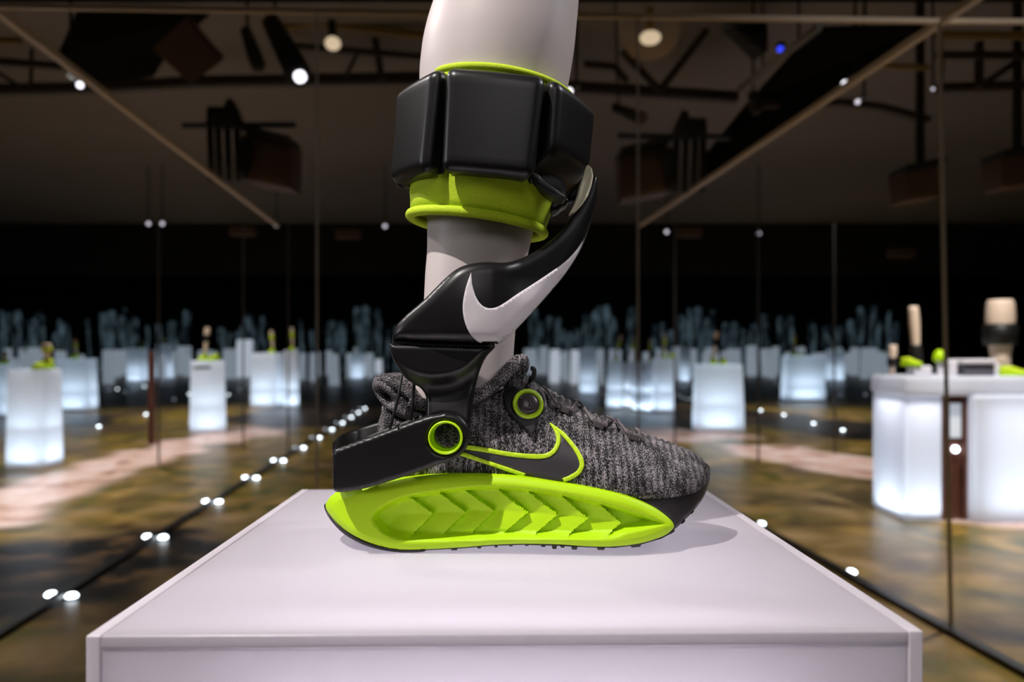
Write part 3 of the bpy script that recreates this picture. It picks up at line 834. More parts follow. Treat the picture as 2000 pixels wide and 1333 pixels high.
beam('ceiling_beam', [P(700, 100, 7.3), P(675, 150, 7.3)], 0.03, 0.03, M['truss'], 'short thin strut left of the upright strut', 'beam')
beam('ceiling_beam', [P(1480, 205, 6.4), P(1640, 200, 6.4), P(1715, 208, 6.4), P(1815, 235, 6.4)], 0.06, 0.05, M['truss'], 'dark curved beam below the bright spot at upper right')
beam('ceiling_beam', [P(1830, 172, 6.2), P(2060, 165, 6.2)], 0.07, 0.06, M['truss'], 'dark beam at the upper right picture edge')
beam('ceiling_beam', [P(1830, 108, 6.0), P(2060, 108, 6.0)], 0.05, 0.05, M['truss'], 'upper thin beam at the right picture edge')
beam('ceiling_beam', [P(1912, 82, 6.1), P(1912, 170, 6.1)], 0.05, 0.05, M['truss'], 'upright strut between two beams at the right edge')
beam('ceiling_beam', [P(1840, 108, 6.15), P(1836, 170, 6.15)], 0.03, 0.03, M['truss'], 'slim strut beside the corner joint')
beam('ceiling_beam', [P(2000, 110, 6.15), P(1915, 168, 6.15)], 0.05, 0.05, M['truss'], 'slanting strut at the upper right edge')
beam('ceiling_duct', [P(1830, 68, 5.9), P(2060, 70, 5.9)], 0.05, 0.05, M['truss_gold'], 'ochre ceiling duct at the upper right edge', 'duct', None)
beam('ceiling_duct', [P(1690, 128, 5.9), P(1815, 132, 5.9)], 0.035, 0.035, M['truss_gold'], 'short ochre duct left of the corner joint', 'duct', None)
beam('ceiling_beam', [P(1140, 125, 7.3), P(1200, 130, 7.3), P(1225, 160, 7.3)], 0.06, 0.05, M['truss'], 'bent dark bracket right of the calf')
beam('ceiling_beam', [P(1380, 60, 6.8), P(1290, 175, 6.8)], 0.07, 0.06, M['truss'], 'slanting dark beam below the pendant dome')
beam('ceiling_beam', [P(1215, 100, 6.8), P(1290, 178, 6.8)], 0.05, 0.05, M['truss'], 'slanting dark beam left of the pendant dome')
beam('ceiling_beam', [P(-40, 118, 6.0), P(130, 130, 6.0)], 0.05, 0.05, M['truss'], 'dark beam in the upper left corner')
beam('ceiling_beam', [P(-30, 125, 6.05), P(40, 170, 6.05)], 0.03, 0.03, M['truss'], 'slanting strut in the upper left corner')
beam('ceiling_beam', [P(62, 95, 6.05), P(60, 170, 6.05)], 0.02, 0.02, M['truss'], 'thin upright strut in the upper left corner')
beam('ceiling_duct', [P(-40, 78, 5.9), P(40, 80, 5.9)], 0.045, 0.045, M['truss_gold'], 'short ochre duct in the upper left corner', 'duct', None)
beam('lamp_track', [P(1445, 175, 5.2), P(1600, 52, 4.4)], 0.035, 0.035, M['seam_dim'], 'grey slanting lamp track at upper right', 'track', None)
for q in (P(1490, 140, 5.0), P(1560, 84, 4.6)):
    o = obj('track_hanger', *bar(q, (q.x, q.y, ZC + 0.01), 0.012, 0.012), M['gap'], bpy.data.objects['lamp_track'], smooth=False)
# black sheets drawn for dark stretches of the ceiling
def slabbox(nm, pts, m, lab, cat, z=0.05):
    V = [Vector(p) for p in pts]; B = [p + Vector((0, 0.05, z)) for p in V]; n = len(V)
    o = obj(nm, V + B, [tuple(range(n)), tuple(range(2 * n - 1, n - 1, -1))] + [(i, (i + 1) % n, (i + 1) % n + n, i + n) for i in range(n)], m, smooth=False)
    return tag(o, lab, cat)
slabbox('ceiling_cloth', [P(150, 20, 5.6), P(420, 20, 5.6), P(330, 100, 6.2), P(300, 150, 6.6), P(180, 165, 6.6), P(110, 110, 6.0)], M['void'], 'black cloth hung under the ceiling at upper left', 'cloth')
slabbox('ceiling_cloth', [P(1600, 60, 5.2), P(1800, 55, 5.0), P(1500, 270, 7.4), P(1380, 350, 7.8), P(1370, 320, 7.8), P(1470, 200, 6.6)], M['void'], 'black cloth strip hung along the right rail', 'cloth')
slabbox('ceiling_panel', [P(362, 38, 5.0), P(432, 120, 5.0), P(372, 165, 5.2), P(298, 96, 5.2)], M['lampbox'], 'tilted brown square panel under the ceiling at upper left', 'panel')
slabbox('ceiling_panel', [P(1415, 50, 5.0), P(1500, 50, 5.0), P(1500, 100, 5.0), P(1470, 120, 5.2), P(1410, 60, 5.2)], M['rig'], 'black square panel beside the grey lamp track', 'panel')

def spot(a, b, r, m, label, group='stage lamps under the ceiling', lens='lens', lens_r=0.8):
    a = Vector(a); b = Vector(b)
    e = thing('stage_spot', a, label, 'spotlight', group)
    obj('housing', *tube([a, a.lerp(b, 0.5), a.lerp(b, 0.98)], [r * 0.75, r * 0.9, r], 14), m, e)
    d = (b - a).normalized()
    obj('lens', *tube([a.lerp(b, 0.97), b + d * 0.01], r * lens_r, 14), M[lens], e)
    obj('yoke', *bar(a.lerp(b, 0.15), Vector((a.x, a.y, ZC + 0.01)), 0.016, 0.012), M['gap'], e, smooth=False)
    return e
spot(P(530, 45, 4.6), P(586, 150, 4.3), 0.075, M['gap'], 'long black spotlight tube with bright lens left of the calf', lens_r=0.45)
spot(P(136, 150, 4.9), P(156, 166, 4.7), 0.024, M['rig'], 'small spotlight with bright lens against the left rail')
spot(P(1672, 148, 5.2), P(1650, 163, 5.0), 0.024, M['rig'], 'bright spotlight just below the right rail')
spot(P(1690, 185, 5.2), P(1675, 199, 5.0), 0.018, M['rig'], 'dim violet spotlight below the bright one at right', lens='lens_dim')
spot(P(1128, 172, 4.6), P(1112, 178, 4.4), 0.022, M['rig'], 'spotlight with glowing lens behind the right cuff pod', lens='lens')
spot(P(1200, 210, 6.2), P(1256, 232, 6.0), 0.05, M['rig'], 'slim dark spotlight right of the cuff', lens='lampbox')
spot(P(480, 60, 5.0), P(505, 130, 4.9), 0.05, M['rig'], 'unlit dark spotlight left of the long tube', lens='gap')
spot(P(1470, 185, 5.6), P(1478, 215, 5.5), 0.05, M['rig'], 'unlit dark lamp at the lower end of the grey track', lens='gap')
for px, py, lab in ((290, 437, 'left of two little round lamps above the dark wall at left'), (317, 437, 'right of two little round lamps above the dark wall at left'), (540, 440, 'faint little lamp left of the wall joint'), (752, 442, 'little round lamp just left of the calf'), (1302, 453, 'faint little lamp right of the brace arm'), (1482, 456, 'little round lamp on the dark wall at right'), (1822, 174, 'tiny lamp on the corner joint')):
    Y = 12.0 if py > 300 else 6.0
    spot(P(px, py - 4, Y + 0.15), P(px, py, Y), 0.036 if py > 300 else 0.014, M['rig'], lab, 'little round lamps', 'lens_dim')
for px, py in ((475, 452), (680, 458), (1345, 455), (1760, 495)):
    V, Fc = rbox((0.42, 0.2, 0.15), 0.02, 2); o = obj('wall_lamp', V, Fc, M['lampbox']); o.location = P(px, py, 13.0)
    tag(o, 'dim brown lamp box on the dark wall ' + {475: 'far left of the calf', 680: 'close left of the cuff', 1345: 'right of the brace arm', 1760: 'left of the corner joint'}[px], 'lamp', 'dim lamp boxes')
# round bulb, pendant dome, blue led
e = thing('ceiling_bulb', P(650, 85, 6.8), 'round pale bulb hanging from the ceiling left of the calf', 'bulb')
obj('globe', *ball(P(650, 85, 6.8), 0.07, 0.85), M['bulb'], e); obj('cord', *bar(P(648, 40, 6.8), P(650, 75, 6.8), 0.06, 0.06), M['rig'], e, smooth=False)
e = thing('pendant_lamp', P(1272, 70, 5.4), 'large glass pendant dome with a glowing bulb right of the calf', 'lamp')
dome = [(58, -35), (60, -10), (56, 15), (44, 36), (24, 46), (4, 49)]; c0 = P(1268, 65, 5.4); kk = 5.4 / F
obj('dome', *loft([[c0 + Vector((r * kk * math.cos(a), r * kk * math.sin(a), -z * kk)) for a in [2 * math.pi * i / 24 for i in range(24)]] for r, z in dome], cap=False), M['glass'], e)
obj('globe', *ball(P(1270, 74, 5.4), 0.075, 0.6), M['bulb'], e); obj('stem', *bar(P(1268, 15, 5.4), P(1268, 62, 5.4), 0.05, 0.05), M['truss_gold'], e, smooth=False)
lamp('pendant_light', 'POINT', P(1270, 74, 5.4), None, 3, (1, 0.72, 0.4), 0.08)
e = thing('status_light', P(1524, 96, 4.8), 'small round blue light under the ceiling at upper right', 'light')
obj('glow', *ball(P(1524, 96, 4.8), 0.02), M['blue_led'], e); obj('case', *box(P(1524, 89, 4.85), (0.05, 0.05, 0.03)), M['rig'], e, smooth=False)
# big lamp rigs
def rig(px, py, s, label):
    Y = 6.6; q = lambda x, y, dy=0.0: P(px + s * x, py + y, Y + dy)
    e = thing('lamp_rig', q(0, 0), label, 'lamp rig', 'large lamp rigs on the ceiling')
    obj('cross_bar', *bar(q(-75, 0), q(145, -2), 0.045, 0.04), M['rig'], e, smooth=False)
    obj('clamp', *slab([(px + s * x, py + y) for x, y in ((-28, -38), (-30, 0), (25, 5), (40, 0), (30, -30), (18, -55), (8, -50), (5, -38))], 12, lambda x, y: Y - 0.05, 0.12, 4, 0.01), M['rig'], e, smooth=False)
    for x in (-22, -6, 12, 30): obj('tube', *tube([q(x, 0), q(x + 2, 60), q(x + 3, 108)], 0.028, 10), M['rig'], e)
    body = [(48, 14), (140, 36), (136, 122), (44, 104), (38, 40)]
    obj('lamp_box', *slab([(px + s * x, py + y) for x, y in body], 16, lambda x, y: Y, 0.3, 5, 0.02), M['lampbox'], e, smooth=False)
    obj('barn_door', *bar(q(46, 10, -0.06), q(144, 34, -0.06), 0.34, 0.03), M['rig'], e, smooth=False)
    obj('side_flap', *slab([(px + s * x, py + y) for x, y in ((40, 14), (60, 40), (52, 85), (42, 105), (34, 50))], 12, lambda x, y: Y - 0.08, 0.03, 4, 0.004), M['rig'], e, smooth=False)
    return e
rig(432, 246, 1, 'black lamp rig with brown lamp box left of the calf')
rig(1352, 268, -1, 'black lamp rig with brown lamp box right of the brace arm')
def lampbox(px, py, w, h, lab):
    Y = 6.2; e = thing('stage_lamp', P(px, py, Y), lab, 'lamp', 'brown stage lamps at right')
    k = Y / F; V, Fc = rbox((w * k, 0.25, h * k), 0.02, 3); c = P(px, py, Y); R = Matrix.Rotation(-0.15, 4, 'Y')
    obj('housing', [R @ v + c for v in V], Fc, M['lampbox'], e)
    obj('hood', *bar(c + Vector((-w * k * 0.55, -0.05, h * k * 0.42)), c + Vector((w * k * 0.55, -0.05, h * k * 0.68)), 0.3, 0.05), M['rig'], e, smooth=False)
    obj('clamp', *bar(c + Vector((0.05, 0, h * k * 0.4)), Vector((c.x + 0.05, c.y, ZC + 0.01)), 0.05, 0.05), M['rig'], e, smooth=False)
lampbox(1785, 365, 68, 60, 'brown stage lamp just left of the corner joint')
lampbox(1975, 338, 80, 62, 'brown stage lamp cut off by the right picture edge')

# ================================================================== the main pedestal
YC = 0.635
def main_pedestal():
    cx, cy, rz = -0.0058, 0.6435, math.radians(0.95); W = 0.453; H = HC - 0.1502; T = 0.008
    e = empty('display_pedestal', (cx, cy, 0), rz)
    tag(e, 'large frosted white acrylic pedestal in front, carrying the black and neon shoe', 'pedestal')
    def pan(nm, c, s, m, r=0.0012):
        V, Fc = rbox(s, r, 2); return obj(nm, [v + Vector(c) for v in V], Fc, m, e, world=False)
    h = H - T
    pan('top_panel', (0, 0, H - 0.0037), (W - 2 * T - 0.0004, W, 0.007), M['ped'])
    pan('side_panel', (-W / 2 + T / 2, 0, H / 2), (T, W, H), M['ped_edge'])
    pan('side_panel', (W / 2 - T / 2, 0, H / 2), (T, W, H), M['ped_edge'])
    pan('front_panel', (0, -W / 2 + T / 2 + 0.0004, (H - 0.0075) / 2), (W - 2 * T - 0.0006, T - 0.001, H - 0.0075), M['ped'])
    pan('back_panel', (0, W / 2 - T / 2, (H - 0.0075) / 2), (W - 2 * T - 0.0006, T - 0.001, H - 0.0075), M['ped'])
    lamp('pedestal_lamp', 'POINT', (cx, cy - 0.03, 0.84), None, 8.0, (0.93, 0.97, 1.0), 0.06)
    panel_lamp('pedestal_lamp', (cx, cy - 0.02, H - 0.06), (0.33, 0.31), 0.7, (0.92, 0.97, 1.0))
    o = panel_lamp('pedestal_lamp', (cx + 0.01, cy - W / 2 + 0.05, H - 0.09), (0.30, 0.10), 1.5, (0.95, 0.97, 1.0))
    o.rotation_euler = (math.radians(-90), 0, 0)
main_pedestal()

# ================================================================== mannequin leg
LEG = [(-70, 873, 1131), (0, 849, 1131), (50, 833, 1127), (100, 823, 1122), (150, 819, 1114), (200, 819, 1104), (260, 823, 1090), (320, 829, 1074), (380, 833, 1060), (420, 834, 1050), (480, 834, 1036),
       (540, 830, 1023), (600, 827, 1013), (650, 821, 1007), (700, 812, 1004), (740, 798, 1004), (780, 790, 1000), (820, 788, 990), (860, 790, 985)]
LY = 0.640
def leg_ring(y, dr=0.0, n=64):
    l = smooth_interp([(a, b) for a, b, c in LEG])(y); r = smooth_interp([(a, c) for a, b, c in LEG])(y)
    # a round body seen from below touches its outline a little in front of its axis
    c = (l + r) / 2; rad = (r - l) / 2 * LY / F * 0.992
    p = P(c, y, LY); ry = rad * (0.92 if y < 700 else 0.92 - 0.10 * min(1, (y - 700) / 100))
    ry = min(ry, 0.058)
    return [Vector((p.x + (rad + dr) * math.cos(t), p.y + (ry + dr) * math.sin(t), p.z)) for t in [2 * math.pi * k / n for k in range(n)]]
ys = list(np.arange(-70, 861, 12))
lg = obj('mannequin_leg', *loft([leg_ring(y) for y in ys]), M['leg'])
tag(lg, 'white mannequin lower leg rising from the black shoe', 'mannequin leg')

# ================================================================== calf cuff
def cuff():
    cz = HC + 0.1715; e = empty('calf_cuff', P(962, 430, LY))
    tag(e, 'black segmented calf cuff over a neon green sleeve on the mannequin leg', 'cuff')
    T = Matrix.Translation(Vector((P(962, 270, LY).x, LY - 0.002, cz))) @ Matrix.Rotation(math.radians(5.0), 4, 'Y')
    for k in range(6):
        a0 = math.radians(60 * k + 1)
        def warp(v, a0=a0, k=k):
            # local: x tangential, y radial (out = -y), z up; flat outer face with slanted flanks
            o = (-v.y + 0.0085) / 0.017
            o = min(max(o, 0.0), 1.0)
            tx = v.x * (0.90 + 0.10 * min(1.0, o * 1.6)); tz = v.z * (1.0 - 0.06 * o * o); tx *= 1.0 + 1.1 * v.z
            rr = 0.0658 - v.y + 0.0018 * (1 - (tx / 0.036) ** 2)
            if k == 1: rr -= 0.020 * float(sstep(-0.010, -0.040, v.z)) * o
            return T @ Vector((rr * math.sin(a0) + tx * math.cos(a0), (-rr * math.cos(a0) + tx * math.sin(a0)) * 0.98, tz))
        V, Fc = rbox((0.0705, 0.018, 0.0785), 0.0072, 14, warp)
        o = obj('battery_pod', V, Fc, M['black'], e)
        # thin inner lip of each pod
        def warp2(v, a0=a0):
            a = a0 + v.x / 0.0665; rr = 0.0600 - v.y
            return T @ Vector((rr * math.sin(a), -rr * math.cos(a) * 0.97, v.z))
        V, Fc = rbox((0.066, 0.008, 0.074), 0.003, 10, warp2)
        obj('pod_backing', V, Fc, M['black_flat'], o)
    # sleeve
    T2 = T @ Matrix.Rotation(math.radians(2.5), 4, 'Y')
    prof = [(0.046, 0.0600), (0.044, 0.0608), (0.0, 0.061), (-0.035, 0.0605), (-0.045, 0.0595), (-0.055, 0.0572), (-0.062, 0.0562)]
    n = 72
    def ring(z, r, x0=0.0): return [T2 @ Vector((x0 + r * math.cos(t), r * 0.97 * math.sin(t), z)) for t in [2 * math.pi * k / n for k in range(n)]]
    sh = lambda z: -0.004 * max(0.0, (0.02 - z) / 0.08)
    rings = [ring(z, r, sh(z)) for z, r in prof] + [ring(z, r - 0.0022, sh(z)) for z, r in reversed(prof)]
    rings.append(rings[0])
    sl = obj('sleeve', *loft(rings, cap=False), M['neon_cloth'], e)
    path = [T2 @ Vector((sh(-0.064) + 0.0555 * math.cos(t), 0.0555 * 0.97 * math.sin(t), -0.0645)) for t in [2 * math.pi * k / 72 for k in range(72)]]
    obj('hem', *tube(path, 0.0040, 12, closed=True), M['neon_cloth'], sl)
    path = [T2 @ Vector((0.0598 * math.cos(t), 0.0598 * 0.97 * math.sin(t), 0.0455)) for t in [2 * math.pi * k / 72 for k in range(72)]]
    obj('hem', *tube(path, 0.0030, 10, closed=True), M['neon_cloth'], sl)
    # dark perforated lining seen inside the hem at the front
    for k in range(10):
        t = math.radians(-20 + 14 * k)
        for zz in (-0.050, -0.057):
            c = T2 @ Vector((sh(zz) + 0.0530 * math.cos(t), 0.0530 * 0.97 * math.sin(t), zz))
            obj('lining_hole', *ball(c, 0.0017, 1.2, 8), M['gap'], sl)
    # dark connector under the right pod
    V, Fc = slab(resample(catmull([(1078, 372), (1092, 380), (1110, 390), (1107, 400), (1098, 405), (1090, 412), (1076, 415), (1072, 400)], 4, True), 3), 4, lambda x, y: 0.625, 0.02, 4, 0.004)
    obj('connector', V, Fc, M['black'], e)
    V, Fc = slab(resample(catmull([(1032, 335), (1045, 358), (1066, 376), (1092, 388), (1106, 386), (1090, 372), (1062, 352), (1045, 334)], 4, True), 3), 4, lambda x, y: 0.585, 0.02, 4, 0.003)
    obj('connector', V, Fc, M['black_flat'], e)
cuff()

# ================================================================== shoe
def hw_sole(x):
    return float(smooth_interp([(630, .004), (637, .012), (647, .024), (668, .035), (700, .042), (800, .047), (950, .049), (1100, .054), (1200, .055), (1260, .052), (1316, .0455), (1345, .036), (1370, .022), (1386, .006), (1392, .002)])(x))
SH = empty('running_shoe', (-0.02, YC, HC - 0.146))
tag(SH, 'black knitted running shoe with thick neon green sole on the front pedestal', 'shoe')

# --- upper
TOP = smooth_interp([(738, 838), (744, 815), (752, 800), (766, 792), (800, 790), (850, 788), (900, 782), (940, 768), (975, 752), (1005, 742), (1030, 742), (1060, 755), (1100, 776), (1150, 801), (1200, 823), (1240, 841), (1290, 858), (1330, 872), (1360, 887), (1376, 900), (1383, 914)])
BOT = smooth_interp([(738, 945), (900, 945), (1000, 950), (1100, 962), (1250, 975), (1330, 965), (1365, 945), (1383, 925)])
HW = smooth_interp([(738, .006), (744, .018), (755, .0275), (780, .034), (820, .038), (900, .0425), (1000, .0455), (1100, .0505), (1200, .053), (1260, .050), (1310, .043), (1345, .0335), (1368, .021), (1380, .009), (1383, .004)])
PW = smooth_interp([(738, 3.0), (900, 3.4), (1000, 3.0), (1060, 2.5), (1150, 2.25), (1383, 2.0)])
def upper(flat=False):
    xs = np.concatenate([np.arange(738, 760, 1.2), np.arange(760, 1370, 2.0), np.arange(1370, 1383.1, 0.8)])
    nt = 44; rings, uv = [], []
    for x in xs:
        zt = P(x, TOP(x), YC).z; zb = P(x, BOT(x), YC - HW(x)).z; X = P(x, 0, YC).x
        hw = HW(x); p = PW(x); r = []
        for k in range(nt + 1):
            a = math.pi * k / nt                                   # 0 near bottom, pi far bottom
            c, s = math.cos(a), math.sin(a)
            yy = -math.copysign(abs(c) ** (2 / p), c); zz = abs(s) ** (2 / p)
            # the side leans in above the sole, ribs swell the knit
            body = 1.0 + 0.05 * math.sin(math.pi * min(1, zz * 1.4))
            rib = 0.00042 * math.sin(2 * math.pi * (x + 10 * math.sin(a * 2.2)) / 13.0) if x > 1080 else 0.00038 * math.sin(2 * math.pi * (zz * 130 + 0.30 * (x - 900) * (1 if x < 1080 else 0)) / 15.0)
            # knit dents between ribs fade at the toe cap
            rib *= 0 if flat else 1.9 * (1 - 0.7 * float(sstep(1320, 1350, x)))
            r.append(Vector((X, YC + yy * (hw * body + rib), zb + (zt - zb) * zz + rib * abs(s))))
            uv.append((x / 700.0, k / nt))
        rings.append(r)
    V, Fc = loft(rings, cap=False, closed=False)
    n = nt + 1
    Fc.append(tuple(range(n))); Fc.append(tuple(range(len(V) - 1, len(V) - n - 1, -1)))
    for i in range(len(rings) - 1): Fc.append((i * n, (i + 1) * n, (i + 1) * n + nt, i * n + nt))
    if flat: return BVHTree.FromPolygons(V, Fc)
    return obj('knit_upper', V, Fc, M['knit'], SH, uvs=uv)
UP = upper()
UB = upper(True)

def planar_uv(V, s=0.35): return [(v.x / s, v.z / s) for v in V]

# --- collar rim, tongue, heel tab
def collar():
    # knitted roll around the ankle opening, near side then far side
    pts = [(800, 786), (840, 792), (890, 786), (925, 776), (955, 760), (980, 740), (998, 720)]
    def ring(dep):
        out = []
        for x, y in catmull(pts, 6):
            r = 0.0405 if x < 940 else 0.0405 - 0.012 * (x - 940) / 60
            Y = YC - r if dep < 0 else YC + r
            q = P(x, y, YC - r) if dep < 0 else P(x, y, YC - r)
            out.append(Vector((q.x, Y, q.z)))
        return out
    near, far = ring(-1), ring(1)
    V, Fc = tube(near + [Vector((near[-1].x + 0.006, YC - 0.012, near[-1].z + 0.006)), Vector((near[-1].x + 0.007, YC + 0.012, near[-1].z + 0.006))] + far[::-1], 0.0052, 12)
    o = obj('collar', V, Fc, M['knit_tab'], SH, uvs=planar_uv(V)); return o
collar()
V, Fc = slab(resample(catmull([(983, 760), (990, 735), (1003, 712), (1010, 697), (1019, 691), (1029, 695), (1034, 707), (1033, 722), (1026, 738), (1040, 752), (1020, 775)], 6, True), 3), 4, lambda x, y: YC - 0.020, 0.040, 9, 0.006)
obj('tongue', V, Fc, M['knit_tab'] if False else M['knit'], SH, uvs=planar_uv(V, 0.2))
V, Fc = slab(resample(catmull([(727, 752), (733, 737), (748, 731), (768, 733), (788, 741), (806, 757), (822, 775), (840, 790), (842, 815), (820, 824), (795, 822), (775, 815), (757, 802), (742, 785), (731, 768)], 6, True), 4), 4.5,
             lambda x, y: YC - 0.030 + 0.012 * max(0, (770 - x) / 45), 0.060, 16, 0.010,
             relief=lambda x, y, d: -0.016 * np.exp(-((((x - 757) * 0.76 + (y - 776) * 0.65) / 17.0) ** 2) - (((-(x - 757) * 0.65 + (y - 776) * 0.76)) / 7.5) ** 2)
             - 0.0055 * np.exp(-(((x - 748) * -0.62 + (y - 738) * 0.78 - 3 + 0.0018 * (x - 790) ** 2 * 0) / 2.6) ** 2) * (x > 745))
obj('heel_tab', V, Fc, M['knit_tab'], SH, uvs=planar_uv(V, 0.3))
# lower heel of the sock behind the cords
V, Fc = slab(resample(catmull([(745, 800), (752, 796), (775, 815), (800, 824), (838, 822), (838, 860), (760, 880), (748, 850)], 6, True), 4), 5, lambda x, y: YC - 0.030, 0.060, 14, 0.008)
obj('heel_counter', V, Fc, M['knit_tab'], SH, uvs=planar_uv(V, 0.3))

# --- midsole with chevron relief
MID = catmull([(636, 992), (640, 978), (652, 966), (690, 952), (760, 940), (830, 930), (900, 926), (960, 927), (1020, 931), (1080, 940), (1150, 951), (1220, 967), (1268, 986), (1300, 1007), (1316, 1025), (1310, 1038), (1290, 1050), (1250, 1062), (1200, 1068),
               (1150, 1068), (1090, 1064), (1020, 1063), (960, 1065), (900, 1070), (820, 1074), (770, 1073), (720, 1060), (680, 1040), (652, 1016)], 5, True)
REC = np.array(catmull([(727, 1003), (764, 976), (813, 961), (887, 951), (948, 946), (1010, 949), (1092, 959), (1174, 978), (1235, 996), (1297, 1019), (1278, 1028), (1225, 1040), (1174, 1052), (1010, 1053), (860, 1056), (775, 1052), (738, 1030)], 4, True))
CH = [780, 848, 912, 967, 1031, 1090, 1150, 1215]
def chevron(x, y, d):
    pts = np.stack([x, y], 1); ins = inside(pts, REC); rd = pdist(pts, REC)
    m = np.where(ins, sstep(0, 15, rd), 0.0)
    yc = np.interp(x, [780, 848, 965, 1090, 1215], [1008, 1003, 998, 1006, 1022])
    dy = y - yc; u = x + np.where(dy < 0, 1.38, 1.05) * np.abs(dy)
    f = np.zeros(len(x)); act = np.zeros(len(x))
    for a, b in zip(CH[:-1], CH[1:]):
        s = (u >= a) & (u < b); f[s] = (u[s] - a) / (b - a); act[s] = 1
    env = act * (1 - sstep(36, 48, np.abs(dy))) * sstep(3, 12, np.where(ins, rd, 0))
    saw = 0.0062 * f * (1 - 0.45 * np.abs(dy) / 45)
    lip = 0.0022 * sstep(2, 16, d) * (1 - m)
    return lip - 0.0085 * m + env * saw
V, Fc = slab(resample(MID, 3.0), 2.6, lambda x, y: YC - hw_sole(x), 0, 8, 0.0035, relief=chevron, mirror_yc=YC)
MS = obj('midsole', V, Fc, M['neon'], SH); sharp(MS, 50)
# --- toe bumper
V, Fc = slab(resample(catmull([(1180, 962), (1240, 969), (1285, 966), (1325, 953), (1355, 936), (1372, 919), (1381, 910), (1387, 914), (1387, 935), (1379, 962), (1362, 990), (1338, 1016), (1305, 1043), (1250, 1063), (1190, 1066), (1175, 1058), (1215, 1045), (1290, 1030), (1302, 1018), (1280, 1000), (1235, 985), (1180, 972)], 5, True), 4), 4.5,
             lambda x, y: YC - hw_sole(x) + 0.0045 - 0.001 * 0, 0, 9, 0.0035, mirror_yc=YC)
obj('toe_bumper', V, Fc, M['rubber'], SH)
path = []
for x, y in catmull([(1240, 967), (1285, 963), (1325, 950), (1353, 934), (1370, 918), (1380, 909)], 6): path.append(P(x, y, YC - hw_sole(x) + 0.0005))
obj('bumper_edge', *tube(path, 0.0014, 8), M['rubber'], SH)
# --- outsole strips and lugs
V, Fc = slab(resample(catmull([(634, 985), (640, 992), (652, 1016), (680, 1040), (720, 1060), (770, 1072), (824, 1073), (825, 1079), (770, 1079), (715, 1067), (672, 1044), (645, 1016), (634, 995)], 4, True), 3), 3, lambda x, y: YC - hw_sole(max(x, 636)) - 0.001, 0, 3, 0.0006, mirror_yc=YC)
obj('heel_outsole', V, Fc, M['rubber'], SH)
V, Fc = slab(resample([(824, 1073), (900, 1069), (960, 1064), (1020, 1062), (1090, 1063), (1150, 1067), (1200, 1067), (1250, 1061), (1290, 1049), (1312, 1037), (1314, 1041), (1292, 1053), (1250, 1065), (1200, 1071), (1150, 1070), (1090, 1067), (1020, 1065), (960, 1067), (900, 1072), (824, 1076)], 5), 4, lambda x, y: YC - hw_sole(x) + 0.002, 0, 2, 0.0003, mirror_yc=YC)
obj('outsole', V, Fc, M['rubber'], SH)
for px, py, wd, hh, rot in [(887, 1073, 14, 6, 0), (936, 1069, 9, 7, 0), (969, 1067, 7, 7, 0), (998, 1065, 8, 7, 0), (1029, 1064, 9, 7, 0), (1061, 1066, 10, 7, 0), (1083, 1069, 10, 9, 0), (1099, 1068, 9, 6, 0), (1122, 1071, 12, 8, 0), (1174, 1072, 16, 7, 0), (1242, 1066, 22, 8, -6), (1312, 1038, 13, 9, -35), (1334, 1020, 12, 6, -42), (1352, 1001, 10, 5, -50), (1377, 955, 7, 4, -65)]:
    hwx = hw_sole(px); Yn = YC - hwx + 0.001
    for s in (-1, 1):
        k = Yn / F; V, Fc = rbox((wd * k, 0.022, hh * k), 0.0007, 2)
        c = P(px, py, Yn); R = Matrix.Rotation(math.radians(rot), 4, 'Y')
        cc = Vector((c.x, YC + s * (hwx - 0.012), c.z))
        obj('lug', [R @ Vector((v.x * (1 - 0.15 * (v.z < 0)), v.y, v.z)) + cc for v in V], Fc, M['rubber'], SH)
# --- check mark on the side of the shoe: charcoal print bordered by neon tape
fill = catmull([(888, 872), (940, 880), (1000, 890), (1055, 894), (1080, 886), (1091, 868), (1090, 848), (1075, 828)], 6) + catmull([(1075, 830), (1100, 850), (1125, 880), (1138, 905), (1133, 922), (1118, 933), (1100, 940)], 6) + catmull([(1060, 940), (1020, 926), (960, 905), (890, 885)], 5)
V, Fc = patch(UB, fill, 7, 0.0009, 0.0012); obj('side_print', V, Fc, M['print'], SH)
for pth, wds in ((catmull([(888, 871), (940, 878), (1000, 888), (1055, 892), (1078, 885), (1089, 868), (1088, 848), (1073, 828)], 8), (9, 9, 8)), (catmull([(1073, 828), (1100, 851), (1125, 881), (1136, 905), (1131, 921), (1117, 931), (1100, 938)], 8), (7, 9, 9)), (catmull([(888, 882), (915, 891), (960, 906), (1026, 928)], 8), (9, 8, 8))):
    nn = len(pth); wid = [np.interp(i / (nn - 1), [0, .5, 1], wds) for i in range(nn)]
    if pth[-1][1] < 830: wid = [q * min(1, (nn - 1 - i) / 9 + 0.2) for i, q in enumerate(wid)]
    if pth[0][1] < 830: wid = [q * min(1, i / 9 + 0.2) for i, q in enumerate(wid)]
    V, Fc = patch(UB, ribbon_outline(pth, wid), 4, 0.0016, 0.0018, 3); o = obj('side_tape', V, Fc, M['tape'], SH)

